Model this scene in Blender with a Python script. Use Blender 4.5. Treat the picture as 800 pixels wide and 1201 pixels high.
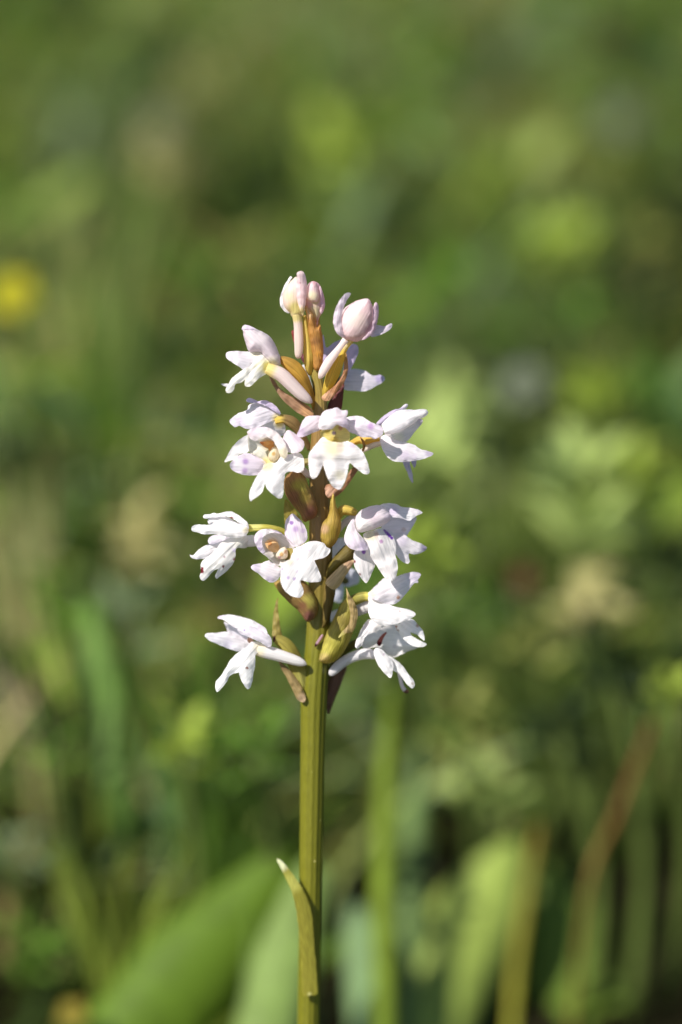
import bpy, math, random
import numpy as np
from mathutils import Vector, Euler, Quaternion, noise
from mathutils.geometry import delaunay_2d_cdt

for o in list(bpy.data.objects):
    bpy.data.objects.remove(o)
scene = bpy.context.scene
COL = scene.collection

# ------------------------------------------------------------------ camera
PITCH = math.radians(17.0)
LENS, SENS = 100.0, 36.0
DIST = 0.3836                        # camera to the middle of the flower spike
FOC = np.array((0.0, 0.0, 0.150))    # middle of the picture, 15 cm above the soil
FWD = np.array((0.0, math.cos(PITCH), -math.sin(PITCH)))
UPV = np.array((0.0, math.sin(PITCH), math.cos(PITCH)))
RGT = np.array((1.0, 0.0, 0.0))
CAM = FOC - FWD * DIST
cd = bpy.data.cameras.new('camera')
cam = bpy.data.objects.new('camera', cd)
COL.objects.link(cam)
cam.location = CAM
cam.rotation_euler = (math.radians(90) - PITCH, 0, 0)
cd.lens = LENS
cd.sensor_fit = 'VERTICAL'
cd.sensor_height = SENS
cd.sensor_width = 24.0
cd.clip_start = 0.01
cd.clip_end = 600
cd.dof.use_dof = True
cd.dof.focus_distance = 0.3795
cd.dof.aperture_fstop = 7.0
cd.dof.aperture_blades = 0
scene.camera = cam
scene.cycles.max_bounces = 6
scene.cycles.diffuse_bounces = 3
scene.cycles.transmission_bounces = 3

# ------------------------------------------------------------------ light
SUN_AZ, SUN_EL = math.radians(47), math.radians(46)   # azimuth: to the left of the viewer's back
sdir = Vector((-math.sin(SUN_AZ) * math.cos(SUN_EL), -math.cos(SUN_AZ) * math.cos(SUN_EL), math.sin(SUN_EL)))
world = bpy.data.worlds.new('World')
scene.world = world
world.use_nodes = True
wn = world.node_tree.nodes
sky = wn.new('ShaderNodeTexSky')
sky.sky_type = 'NISHITA'
sky.sun_disc = False
sky.sun_elevation = SUN_EL
sky.sun_rotation = math.atan2(sdir.x, sdir.y)
bg = wn['Background']
world.node_tree.links.new(sky.outputs[0], bg.inputs[0])
bg.inputs[1].default_value = 0.075
sl = bpy.data.lights.new('sun', 'SUN')
sl.energy = 4.2
sl.angle = math.radians(0.5)
sl.color = (1.0, 0.95, 0.87)
sun = bpy.data.objects.new('sun', sl)
COL.objects.link(sun)
sun.rotation_euler = sdir.to_track_quat('Z', 'Y').to_euler()
sun.location = (-1, -1, 2)
vs = scene.view_settings
vs.view_transform = 'Standard'
vs.look = 'None'
vs.exposure = 0.88
vs.gamma = 1.0

# ------------------------------------------------------------------ helpers
LEAN = math.radians(8.0)
OUP = np.array((0.0, math.sin(LEAN), math.cos(LEAN)))
OAW = np.array((0.0, math.cos(LEAN), -math.sin(LEAN)))
PXM = 0.138 / 1201.0                 # metres per photo pixel at the spike
MM = 0.001

def rays(u, v):
    x = (np.asarray(u, float) - 400.0) / 1201.0 * SENS / LENS
    y = (600.5 - np.asarray(v, float)) / 1201.0 * SENS / LENS
    return x[..., None] * RGT + y[..., None] * UPV + FWD

def W(u, v, d):
    """point of the spike: picture column and row, depth in mm behind the stem's plane"""
    r = rays(u, v)
    num = (FOC - CAM) @ OAW + np.asarray(d, float) * MM
    return CAM + r * (num / (r @ OAW))[..., None]

def at_height(u, v, z):
    r = rays(np.array(u), np.array(v))
    return CAM + r * ((z - CAM[2]) / r[2])

def at_depth(u, v, D):
    return CAM + rays(np.array(u), np.array(v)) * D

def lin(c):
    return tuple((x / 255.0 / 12.92) if x / 255.0 <= 0.04045 else ((x / 255.0 + 0.055) / 1.055) ** 2.4 for x in c)

def put(name, verts, faces, cols, mat, parent=None, base=None, uvs=None, smooth=True):
    me = bpy.data.meshes.new(name)
    verts = np.asarray(verts, float)
    if base is not None:
        verts = verts - np.asarray(base)
    me.from_pydata(verts.tolist(), [], faces)
    if cols is not None:
        a = me.color_attributes.new('Col', 'FLOAT_COLOR', 'POINT')
        c = np.ones((len(verts), 4), np.float32)
        c[:, :3] = cols
        a.data.foreach_set('color', c.ravel())
    if uvs is not None:
        a = me.attributes.new('along', 'FLOAT_VECTOR', 'POINT')
        c = np.zeros((len(verts), 3), np.float32)
        c[:, :2] = uvs
        a.data.foreach_set('vector', c.ravel())
    if smooth:
        me.polygons.foreach_set('use_smooth', [True] * len(me.polygons))
    me.materials.append(mat)
    me.update()
    o = bpy.data.objects.new(name, me)
    COL.objects.link(o)
    if parent is not None:
        o.parent = parent
    return o

def empty(name, loc, label, cat, group=None):
    o = bpy.data.objects.new(name, None)
    o.empty_display_size = 0.01
    o.location = loc
    COL.objects.link(o)
    tag(o, label, cat, group)
    return o

def tag(o, label, cat, group=None):
    o['label'] = label
    o['category'] = cat
    if group:
        o['group'] = group

def crop(x0, y0, s):
    return lambda p: (x0 + p[0] / s, y0 + p[1] / s)

# ------------------------------------------------------------------ materials
def plant_material(name, rough, transl, spec, bump, bscale, vary, streak=False, tint=(1, 1, 1)):
    m = bpy.data.materials.new(name)
    m.use_nodes = True
    nt = m.node_tree
    N, L = nt.nodes, nt.links
    bs = N['Principled BSDF']
    out = N['Material Output']
    at = N.new('ShaderNodeAttribute'); at.attribute_name = 'Col'
    tc = N.new('ShaderNodeTexCoord')
    no = N.new('ShaderNodeTexNoise')
    no.inputs['Scale'].default_value = bscale
    no.inputs['Detail'].default_value = 6
    if streak:
        al = N.new('ShaderNodeAttribute'); al.attribute_name = 'along'
        mp = N.new('ShaderNodeMapping')
        mp.inputs['Scale'].default_value = streak
        L.new(al.outputs['Vector'], mp.inputs[0])
        L.new(mp.outputs[0], no.inputs['Vector'])
    else:
        L.new(tc.outputs['Object'], no.inputs['Vector'])
    hsv = N.new('ShaderNodeMapRange')
    hsv.inputs[1].default_value = 0.3; hsv.inputs[2].default_value = 0.7
    hsv.inputs[3].default_value = 1 - vary; hsv.inputs[4].default_value = 1 + vary
    L.new(no.outputs[0], hsv.inputs[0])
    mul = N.new('ShaderNodeVectorMath'); mul.operation = 'SCALE'
    L.new(at.outputs['Color'], mul.inputs[0]); L.new(hsv.outputs[0], mul.inputs[3])
    L.new(mul.outputs[0], bs.inputs['Base Color'])
    bs.inputs['Roughness'].default_value = rough
    bs.inputs['Specular IOR Level'].default_value = spec
    bp = N.new('ShaderNodeBump')
    bp.inputs['Strength'].default_value = bump
    bp.inputs['Distance'].default_value = 0.0002
    L.new(no.outputs[0], bp.inputs['Height'])
    L.new(bp.outputs[0], bs.inputs['Normal'])
    tr = N.new('ShaderNodeBsdfTranslucent')
    tm = N.new('ShaderNodeVectorMath'); tm.operation = 'MULTIPLY'
    tm.inputs[1].default_value = tint
    L.new(mul.outputs[0], tm.inputs[0]); L.new(tm.outputs[0], tr.inputs['Color'])
    mx = N.new('ShaderNodeMixShader'); mx.inputs[0].default_value = transl
    L.new(bs.outputs[0], mx.inputs[1]); L.new(tr.outputs[0], mx.inputs[2])
    L.new(mx.outputs[0], out.inputs['Surface'])
    return m

M_PETAL = plant_material('petal_tissue', 0.45, 0.48, 0.25, 0.7, 1.0, 0.11, streak=(17.0, 1.5, 1.0), tint=(1.04, 1.0, 0.97))
M_BRACT = plant_material('bract_tissue', 0.45, 0.42, 0.3, 0.9, 1.0, 0.30, streak=(24.0, 2.0, 1.0), tint=(1.2, 1.15, 0.65))
M_STEM = plant_material('stem_tissue', 0.42, 0.0, 0.4, 0.45, 1.0, 0.10, streak=(30.0, 6.0, 1.0))
M_LEAF = plant_material('leaf_tissue', 0.58, 0.35, 0.2, 0.3, 260, 0.25, tint=(1.1, 1.2, 0.5))
M_GRASS = plant_material('grass_tissue', 0.50, 0.35, 0.3, 0.0, 60, 0.15, tint=(1.1, 1.2, 0.5))

def add_specks(m, scale, size, col):
    nt = m.node_tree
    N, L = nt.nodes, nt.links
    bs = N['Principled BSDF']
    src = bs.inputs['Base Color'].links[0].from_socket
    tc = N.new('ShaderNodeTexCoord')
    vo = N.new('ShaderNodeTexVoronoi'); vo.inputs['Scale'].default_value = scale
    L.new(tc.outputs['Object'], vo.inputs['Vector'])
    lt = N.new('ShaderNodeMath'); lt.operation = 'LESS_THAN'; lt.inputs[1].default_value = size
    L.new(vo.outputs['Distance'], lt.inputs[0])
    mx = N.new('ShaderNodeMix'); mx.data_type = 'RGBA'
    L.new(lt.outputs[0], mx.inputs[0]); L.new(src, mx.inputs[6]); mx.inputs[7].default_value = (*lin(col), 1)
    L.new(mx.outputs[2], bs.inputs['Base Color'])
add_specks(M_STEM, 520, 0.065, (168, 160, 96))

# ------------------------------------------------------------------ tissue builders
def smooth_outline(P, n=4):
    P = np.array(P, float)
    k = len(P)
    out = []
    for i in range(k):
        p0, p1, p2, p3 = P[i - 1], P[i], P[(i + 1) % k], P[(i + 2) % k]
        for j in range(n):
            t = j / n
            out.append(0.5 * ((2 * p1) + (-p0 + p2) * t + (2 * p0 - 5 * p1 + 4 * p2 - p3) * t * t + (-p0 + 3 * p1 - 3 * p2 + p3) * t ** 3))
    return np.array(out)

def edge_dist(Q, B):
    A, C = B, np.roll(B, -1, 0)
    d = C - A
    l2 = np.maximum((d ** 2).sum(1), 1e-9)
    t = np.clip(((Q[:, None, :] - A[None]) * d[None]).sum(2) / l2, 0, 1)
    return np.sqrt((((A[None] + t[..., None] * d[None]) - Q[:, None, :]) ** 2).sum(2)).min(1)

def inside(Q, B):
    x, y = Q[:, 0], Q[:, 1]
    r = np.zeros(len(Q), bool)
    j = len(B) - 1
    for i in range(len(B)):
        c = ((B[i, 1] > y) != (B[j, 1] > y)) & (x < (B[j, 0] - B[i, 0]) * (y - B[i, 1]) / (B[j, 1] - B[i, 1] + 1e-12) + B[i, 0])
        r ^= c
        j = i
    return r

def mesh_outline(C, pts, step):
    S = np.array([C(p) for p in pts])
    B = smooth_outline(S)
    B = B + np.array([[noise.noise(Vector((x * .45, y * .45, 1.5))), noise.noise(Vector((x * .45, y * .45, 9.5)))] for x, y in B]) * 0.45
    lo, hi = B.min(0), B.max(0)
    gx = np.arange(lo[0], hi[0], step)
    gy = np.arange(lo[1], hi[1], step * 0.87)
    G = np.array([(x + (step / 2 if r % 2 else 0), y) for r, y in enumerate(gy) for x in gx])
    G = G[inside(G, B)]
    if len(G):
        G = G[edge_dist(G, B) > step * 0.55]
    allp = np.vstack([B, G]) if len(G) else B
    n = len(B)
    vv, ee, ff, *_ = delaunay_2d_cdt([Vector(p) for p in allp], [(i, (i + 1) % n) for i in range(n)], [], 1, 1e-4)
    V = np.array([tuple(p) for p in vv])
    F = []
    for f in ff:
        a, b, c = f[:3]
        if (V[b, 0] - V[a, 0]) * (V[c, 1] - V[a, 1]) - (V[b, 1] - V[a, 1]) * (V[c, 0] - V[a, 0]) > 0:
            F.append((a, c, b))
        else:
            F.append((a, b, c))
    E = {}
    for f in F:
        for a, b in ((f[0], f[1]), (f[1], f[2]), (f[2], f[0])):
            E[(a, b)] = 1
    rim = [(a, b) for (a, b) in E if (b, a) not in E]
    return V, F, rim, edge_dist(V, B)

def paint(C, V, col, spots):
    c = np.tile(np.array(lin(col)), (len(V), 1))
    for (x, y, r, k) in spots:
        o = np.array(C((x, y)))
        rr = np.linalg.norm(np.array(C((x + r, y))) - o)
        d = np.linalg.norm(V - o, axis=1) / rr
        w = np.clip(1.35 - d, 0, 1) if r > 26 else np.clip((1.0 - d) / 0.35, 0, 1)
        w = w * w * (3 - 2 * w)
        c = c * (1 - w[:, None]) + np.array(lin(k)) * w[:, None]
    return c

SEED = [0]
def golden(c):
    return c * np.array((1.26, 1.36, 1.42))
def soften(c):
    # petals are nearly white: keep only a breath of lilac, leave the dark flecks alone
    m = np.clip((c.min(1) - 0.30) / 0.25, 0, 1)[:, None]
    g = c * 0.85 + np.array(lin((244, 236, 232))) * 0.15
    return c * (1 - m) + g * m
def sheet(parent, name, C, pts, d, gx=0.0, gz=0.25, b=0.6, col=(236, 230, 240), spots=(), mat=None, dome=False, th=0.16, wav=0.10, step=1.35):
    """petal, sepal, lip or bract: a curved, tapering shell of tissue with its own sag, ruffled rim and veins"""
    SEED[0] += 1
    V, F, rim, ed = mesh_outline(C, pts, step)
    t = np.clip(ed / max(ed.max(), 1e-6), 0, 1)
    cx, cy = V.mean(0)
    X = (V[:, 0] - cx) * PXM / MM
    Z = (cy - V[:, 1]) * PXM / MM
    if dome:
        prof = np.sqrt(np.clip(1 - (1 - t) ** 2, 0, 1))
    else:
        # cupped across the long axis, only a little rounded towards the edge, a faint groove along the middle
        ev, ax = np.linalg.eigh(np.cov(np.stack([X, Z])))
        q = X * ax[0, 0] + Z * ax[1, 0]
        p = X * ax[0, 1] + Z * ax[1, 1]
        q = q / max(np.abs(q).max(), 1e-6)
        p = p / max(np.abs(p).max(), 1e-6)
        prof = 0.62 * (1 - q * q) + 0.25 * (1 - p * p) + 0.22 * (1 - (1 - t) ** 2) - 0.10 * np.exp(-(q / 0.10) ** 2)
    nz = np.array([noise.noise(Vector((x * 0.55, z * 0.55, SEED[0] * 3.7))) for x, z in zip(X, Z)])
    ruf = np.array([noise.noise(Vector((x * 1.5, z * 1.5, SEED[0] * 5.1))) for x, z in zip(X, Z)])
    D = d + gx * X + gz * Z - b * prof + wav * nz * 1.6 + ruf * 0.30 * np.clip(1 - ed / 6.0, 0, 1) * (wav > 0)
    front = W(V[:, 0], V[:, 1], D)
    tf = np.array(F)
    n = np.zeros_like(front)
    fn = np.cross(front[tf[:, 1]] - front[tf[:, 0]], front[tf[:, 2]] - front[tf[:, 0]])
    for k in range(3):
        np.add.at(n, tf[:, k], fn)
    n /= np.maximum(np.linalg.norm(n, axis=1), 1e-15)[:, None]
    if (n @ OAW).mean() > 0:
        n = -n
        F = [(a, c, bb) for a, bb, c in F]
        rim = [(bb, a) for a, bb in rim]
    faces = [tuple(f) for f in F]
    cc = paint(C, V, col, spots)
    if mat is None:
        cc = soften(cc)
    elif mat is M_BRACT:
        cc = golden(cc)
    ev, ax = np.linalg.eigh(np.cov(np.stack([X, Z])))
    uv = np.stack([(X * ax[0, 0] + Z * ax[1, 0]) * 0.3 + SEED[0] * 1.7, (X * ax[0, 1] + Z * ax[1, 1]) * 0.3], 1)
    return put(name, front, faces, cc, mat or M_PETAL, parent, BASE, uvs=uv)

def body(parent, name, C, pts, d, gx=0.0, gz=0.0, thick=None, col=(236, 230, 240), spots=(), mat=None, step=1.7, wav=0.1):
    """bud, ovary: a closed rounded body"""
    SEED[0] += 1
    V, F, rim, ed = mesh_outline(C, pts, step)
    mx = max(ed.max(), 1e-6)
    th = thick if thick is not None else mx * PXM / MM * 0.95
    t = np.clip(ed / mx, 0, 1)
    prof = np.sqrt(np.clip(1 - (1 - t) ** 2, 0, 1))
    cx, cy = V.mean(0)
    X = (V[:, 0] - cx) * PXM / MM
    Z = (cy - V[:, 1]) * PXM / MM
    nz = np.array([noise.noise(Vector((x * 0.8, z * 0.8, SEED[0] * 3.7))) for x, z in zip(X, Z)])
    D = d + gx * X + gz * Z
    front = W(V[:, 0], V[:, 1], D - (th + wav * nz) * prof)
    back = W(V[:, 0], V[:, 1], D + th * prof + 0.01)
    nv = len(V)
    faces = [tuple(f) for f in F] + [(a + nv, c + nv, bb + nv) for a, bb, c in F]
    faces += [(bb, a, a + nv, bb + nv) for a, bb in rim]
    tf = np.array(F)
    fn = np.cross(front[tf[:, 1]] - front[tf[:, 0]], front[tf[:, 2]] - front[tf[:, 0]])
    if (fn @ OAW).mean() > 0:
        faces = [tuple(reversed(f)) for f in faces]
    cc = paint(C, V, col, spots)
    if mat is None:
        cc = soften(cc)
    elif mat is M_BRACT:
        cc = golden(cc)
    ev, ax = np.linalg.eigh(np.cov(np.stack([X, Z])))
    uv = np.stack([(X * ax[0, 0] + Z * ax[1, 0]) * 0.3 + SEED[0] * 1.7, (X * ax[0, 1] + Z * ax[1, 1]) * 0.3], 1)
    return put(name, np.vstack([front, back]), faces, np.vstack([cc, cc]), mat or M_PETAL, parent, BASE, uvs=np.vstack([uv, uv]))

def spline(P, n):
    P = np.array(P, float)
    P = np.vstack([2 * P[0] - P[1], P, 2 * P[-1] - P[-2]])
    out = []
    for i in range(1, len(P) - 2):
        p0, p1, p2, p3 = P[i - 1], P[i], P[i + 1], P[i + 2]
        for j in range(n):
            t = j / n
            out.append(0.5 * ((2 * p1) + (-p0 + p2) * t + (2 * p0 - 5 * p1 + 4 * p2 - p3) * t * t + (-p0 + 3 * p1 - 3 * p2 + p3) * t ** 3))
    out.append(P[-2])
    return np.array(out)

def tube(parent, name, C, pts, d, col=(236, 230, 240), spots=(), mat=None, sides=18, n=6, ribs=0.0, nrib=7, colf=None, twist=0.0):
    """spur, ovary, stem: a tapering tube; pts = (x, y, radius[, depth])"""
    P = np.array([tuple(C(p[:2])) + (np.linalg.norm(np.array(C((p[2], 0))) - np.array(C((0, 0)))), d if len(p) < 4 else p[3]) for p in pts])
    S = spline(P, n)
    R = np.maximum(S[:, 2], 0.15) * PXM
    ctr = W(S[:, 0], S[:, 1], S[:, 3])
    T = np.gradient(ctr, axis=0)
    T /= np.linalg.norm(T, axis=1)[:, None]
    A = np.cross(T, OAW)
    A /= np.maximum(np.linalg.norm(A, axis=1), 1e-9)[:, None]
    Bn = np.cross(A, T)
    ang = np.arange(sides) * 2 * math.pi / sides
    rr = 1 + ribs * np.cos(ang[None, :] * nrib + twist * np.linspace(0, 1, len(S))[:, None])
    V = ctr[:, None, :] + R[:, None, None] * rr[:, :, None] * (np.cos(ang)[None, :, None] * A[:, None, :] + np.sin(ang)[None, :, None] * Bn[:, None, :])
    m = len(S)
    V = V.reshape(-1, 3)
    F = [(i * sides + j, i * sides + (j + 1) % sides, (i + 1) * sides + (j + 1) % sides, (i + 1) * sides + j) for i in range(m - 1) for j in range(sides)]
    V = np.vstack([V, ctr[0], ctr[-1]])
    F += [(m * sides, (j + 1) % sides, j) for j in range(sides)]
    F += [(m * sides + 1, (m - 1) * sides + j, (m - 1) * sides + (j + 1) % sides) for j in range(sides)]
    pix = np.vstack([np.repeat(S[:, :2], sides, 0), S[0, :2], S[-1, :2]])
    cc = paint(C, pix, col, spots) if colf is None else np.array([lin(colf(q[1])) for q in pix])
    if mat is None:
        cc = soften(cc)
    elif mat is M_BRACT:
        cc = golden(cc)
    ln = np.concatenate([[0], np.cumsum(np.linalg.norm(np.diff(ctr, axis=0), axis=1))]) * 100
    uv = np.vstack([np.stack([np.tile(np.sin(ang) * 0.5 + 0.3 * np.cos(ang), m), np.repeat(ln, sides)], 1), [[0, 0], [0, 0]]])
    return put(name, V, F, cc, mat or M_PETAL, parent, BASE, uvs=uv)

# ------------------------------------------------------------------ the ground and the meadow (setting)
rng = np.random.default_rng(11)
random.seed(5)

gm = bpy.data.materials.new('soil')
gm.use_nodes = True
gn, gl = gm.node_tree.nodes, gm.node_tree.links
gb = gn['Principled BSDF']
tc = gn.new('ShaderNodeTexCoord')
n1 = gn.new('ShaderNodeTexNoise'); n1.inputs['Scale'].default_value = 9; n1.inputs['Detail'].default_value = 8
gl.new(tc.outputs['Object'], n1.inputs['Vector'])
cr = gn.new('ShaderNodeValToRGB')
cr.color_ramp.elements[0].position = 0.35; cr.color_ramp.elements[0].color = (0.009, 0.007, 0.004, 1)
cr.color_ramp.elements[1].position = 0.7; cr.color_ramp.elements[1].color = (0.024, 0.024, 0.010, 1)
gl.new(n1.outputs[0], cr.inputs[0]); gl.new(cr.outputs[0], gb.inputs['Base Color'])
gb.inputs['Roughness'].default_value = 1.0
gb.inputs['Specular IOR Level'].default_value = 0.0
bpn = gn.new('ShaderNodeBump'); bpn.inputs['Strength'].default_value = 0.6; bpn.inputs['Distance'].default_value = 0.01
gl.new(n1.outputs[0], bpn.inputs['Height']); gl.new(bpn.outputs[0], gb.inputs['Normal'])
# one sheet, fine and uneven near the orchid, out to the horizon
xs = np.concatenate([-np.geomspace(300, 3, 10), np.linspace(-2.5, 2.5, 70), np.geomspace(3, 300, 10)])
ys = np.concatenate([-np.geomspace(300, 2, 10), np.linspace(-1.5, 5, 90), np.geomspace(6, 300, 10)])
GV = []
for y in ys:
    for x in xs:
        near = max(0.0, 1 - max(abs(x), abs(y - 1.5)) / 8)
        GV.append((x, y, 0.012 * noise.noise(Vector((x * 4, y * 4, 0))) * near - 0.006))
nx = len(xs)
GF = [(j * nx + i, j * nx + i + 1, (j + 1) * nx + i + 1, (j + 1) * nx + i) for j in range(len(ys) - 1) for i in range(nx - 1)]
g = put('ground', GV, GF, None, gm)
g['kind'] = 'structure'

def blade_mesh(base, head, lean, h, w, col, seg=6, fold=0.15, tipcol=None):
    """arrays of grass blades: base (n,3), heading, lean, height, width, colour (n,3)"""
    n = len(base)
    t = np.linspace(0, 1, seg)
    out = np.stack([np.cos(head), np.sin(head), np.zeros(n)], 1)
    side = np.stack([-np.sin(head), np.cos(head), np.zeros(n)], 1)
    reach = (lean * h)[:, None] * t[None] ** 2
    up = h[:, None] * (t[None] - 0.28 * np.minimum(lean, 1.6)[:, None] * t[None] ** 2.2)
    ctr = base[:, None, :] + reach[..., None] * out[:, None, :] + up[..., None] * np.array((0, 0, 1.0))
    wid = w[:, None] * np.where(t < 0.25, 0.7 + 1.2 * t, 1.0)[None] * np.sqrt(np.clip(1 - t ** 2.2, 0.0, 1))[None] * 0.5
    tw = rng.uniform(-1.2, 1.2, n)[:, None] * t[None]
    sd = side[:, None, :] * np.cos(tw)[..., None] + out[:, None, :] * np.sin(tw)[..., None]
    L = ctr - sd * wid[..., None]
    R = ctr + sd * wid[..., None]
    V = np.stack([L, R], 2).reshape(-1, 3)
    f = []
    k = np.arange(n)[:, None] * seg * 2
    for s in range(seg - 1):
        a = s * 2
        f.append(np.concatenate([k + a, k + a + 1, k + a + 3, k + a + 2], 1))
    F = np.concatenate(f).tolist()
    shade = col[:, None, :] * np.ones((1, seg * 2, 1))
    return V, F, shade.reshape(-1, 3)

def meadow(name, n, xr, yr, hr, wr, palette, weights, label, keep=None, lean=(0.2, 1.9), patch=9.0):
    x = rng.uniform(*xr, n); y = rng.uniform(*yr, n)
    dens = np.array([noise.noise(Vector((a * patch, b * patch, 7.3))) for a, b in zip(x, y)])
    ok = dens > rng.uniform(-0.45, 0.30, n)
    if keep is not None:
        ok &= keep(x, y)
    x, y = x[ok], y[ok]
    n = len(x)
    hue = np.array([noise.noise(Vector((a * 16, b * 6, 31.0))) for a, b in zip(x, y)])
    pal = np.array([lin(c) for c in palette])
    wts = np.array(weights, float); wts /= wts.sum()
    idx = rng.choice(len(pal), n, p=wts)
    col = pal[idx] * np.clip(1 + 1.3 * hue + rng.uniform(-0.25, 0.25, n), 0.35, 2)[:, None]
    h = rng.uniform(*hr, n) * (1 + 0.35 * np.array([noise.noise(Vector((a * 5, b * 5, 3.0))) for a, b in zip(x, y)]))
    V, F, C = blade_mesh(np.stack([x, y, np.full(n, -0.004)], 1), rng.uniform(0, 6.283, n), rng.uniform(*lean, n), h, rng.uniform(*wr, n), col)
    o = put(name, V, F, C, M_GRASS)
    o['kind'] = 'stuff'
    tag(o, label, 'grass')
    return o

def clear(x, y):
    # open soil and low growth in front of and just behind the orchid
    return (np.hypot(x - 0.0, (y - 0.02)) > 0.055)
GREENS = [(80, 104, 30), (106, 124, 38), (58, 84, 24), (144, 148, 70), (134, 118, 74), (84, 66, 40)]
meadow('short_grass', 16000, (-0.9, 0.9), (-0.6, 0.30), (0.015, 0.05), (0.0015, 0.004), GREENS, [4, 3, 3, 1, 1, .6],
       'short green grass around the foot of the orchid', keep=clear)
meadow('meadow_grass', 24000, (-0.95, 0.95), (0.30, 2.3), (0.04, 0.11), (0.002, 0.006), GREENS, [4, 3, 3, 2, 1, .7],
       'blurred green meadow grass filling the background behind the orchid')
meadow('distant_grass', 16000, (-3, 3), (2.3, 6.5), (0.08, 0.22), (0.004, 0.010), GREENS, [4, 3, 3, 2, 1, .5],
       'far meadow grass beyond the blurred background', patch=4.0)
meadow('side_grass', 6000, (-2.6, -0.95), (-0.6, 2.3), (0.05, 0.14), (0.003, 0.008), GREENS, [4, 3, 3, 2, 1, .5],
       'meadow grass growing out of view on the left')
meadow('side_grass', 6000, (0.95, 2.6), (-0.6, 2.3), (0.05, 0.14), (0.003, 0.008), GREENS, [4, 3, 3, 2, 1, .5],
       'meadow grass growing out of view on the right')

def tall_blades(name, n, label, xr=(-.8, .8), yr=(.45, 2.2), hr=(.09, .19), wr=(.004, .010), gain=1.0):
    x = rng.uniform(*xr, n); y = rng.uniform(*yr, n)
    hd = np.where(rng.random(n) < .5, 0.0, math.pi) + rng.normal(0, .5, n)
    pal = np.array([lin(q) for q in [(104, 126, 50), (140, 150, 82), (128, 146, 104), (60, 84, 30), (40, 54, 22), (150, 136, 92)]])
    col = pal[rng.choice(6, n, p=[.22, .2, .16, .16, .16, .10])] * gain * rng.uniform(.8, 1.2, n)[:, None]
    V, F, C = blade_mesh(np.stack([x, y, np.full(n, -.004)], 1), hd, rng.uniform(.25, 1.3, n), rng.uniform(*hr, n), rng.uniform(*wr, n), col, seg=8)
    o = put(name, V, F, C, M_GRASS)
    o['kind'] = 'stuff'
    tag(o, label, 'grass')
tall_blades('leaning_grass', 620, 'taller leaning grass blades crossing each other in the blurred meadow')
def ground_cover(name, n, xr, yr, zr, sr, label):
    x = rng.uniform(*xr, n); y = rng.uniform(*yr, n)
    cl = np.array([noise.noise(Vector((a * 13, b * 9, 55.0))) for a, b in zip(x, y)])
    ok = cl > rng.uniform(-.35, .35, n)
    x, y, cl = x[ok], y[ok], cl[ok]; n = len(x)
    z = rng.uniform(*zr, n) * (1 + cl)
    L = rng.uniform(*sr, n); hd = rng.uniform(0, 6.283, n); el = rng.uniform(-.3, 1.0, n); ro = rng.uniform(-.7, .7, n)
    t = np.array([0, .3, .7, 1.0]); wd = np.array([.05, .17, .15, .02])
    o = np.stack([np.cos(hd) * np.cos(el), np.sin(hd) * np.cos(el), np.sin(el)], 1)
    sd = np.stack([-np.sin(hd) * np.cos(ro), np.cos(hd) * np.cos(ro), np.sin(ro)], 1)
    c = np.stack([x, y, z], 1)[:, None, :] + o[:, None, :] * (t[None] * L[:, None])[..., None] - np.array((0, 0, 1.0)) * (0.22 * L[:, None] * t[None] ** 2)[..., None]
    w = (wd[None] * L[:, None])[..., None] * sd[:, None, :]
    V = np.stack([c - w, c + w], 2).reshape(-1, 3)
    k = np.arange(n)[:, None] * 8
    F = np.concatenate([np.concatenate([k + a, k + a + 1, k + a + 3, k + a + 2], 1) for a in (0, 2, 4)]).tolist()
    pal = np.array([lin(q) for q in [(84, 110, 34), (116, 136, 50), (60, 88, 26), (142, 156, 82), (112, 104, 50), (96, 120, 72)]])
    col = pal[rng.choice(6, n, p=[.3, .2, .22, .1, .08, .1])] * np.clip(1 + .6 * cl + rng.uniform(-.3, .3, n), .4, 1.8)[:, None]
    o_ = put(name, V, F, np.repeat(col, 8, 0), M_GRASS)
    o_['kind'] = 'stuff'
    tag(o_, label, 'ground cover')
ground_cover('ground_cover', 12000, (-0.8, 0.8), (0.16, 2.2), (0.015, 0.075), (0.012, 0.032), 'small mottled green leaves of low herbs covering the meadow floor')
ground_cover('ground_cover', 3000, (-0.8, 0.8), (-0.5, 0.16), (0.005, 0.02), (0.008, 0.018), 'tiny green leaves close to the soil round the orchid')
# ------------------------------------------------------------------ single plants of the meadow behind the orchid
def leaf_mesh(name, length, width, col, seg=9, rows=5, curl=0.25, fold=0.22):
    V = []; cc = []
    for i in range(seg):
        t = i / (seg - 1)
        w = width * 0.5 * math.sin(math.pi * min(1, t * 0.9 + 0.1)) ** 0.75
        for k in range(rows):
            q = 2 * k / (rows - 1) - 1
            V.append((length * t, w * q, length * curl * (t - 1.6 * t * t) + abs(q) * w * fold))
            cc.append(np.array(lin(col)) * (1.18 if abs(q) < .1 else 1.0) * (0.92 + 0.16 * random.random()))
    n = len(V)
    V2 = [(x, y, z - 0.0004) for x, y, z in V]
    F = [(i * rows + k, i * rows + k + 1, (i + 1) * rows + k + 1, (i + 1) * rows + k) for i in range(seg - 1) for k in range(rows - 1)]
    F += [tuple(x + n for x in reversed(f)) for f in F]
    for i in range(seg - 1):
        F.append((i * rows, (i + 1) * rows, (i + 1) * rows + n, i * rows + n))
        F.append(((i + 1) * rows + rows - 1, i * rows + rows - 1, i * rows + rows - 1 + n, (i + 1) * rows + rows - 1 + n))
    o = put(name, V + V2, F, np.array(cc + cc), M_LEAF)
    return o

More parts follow.
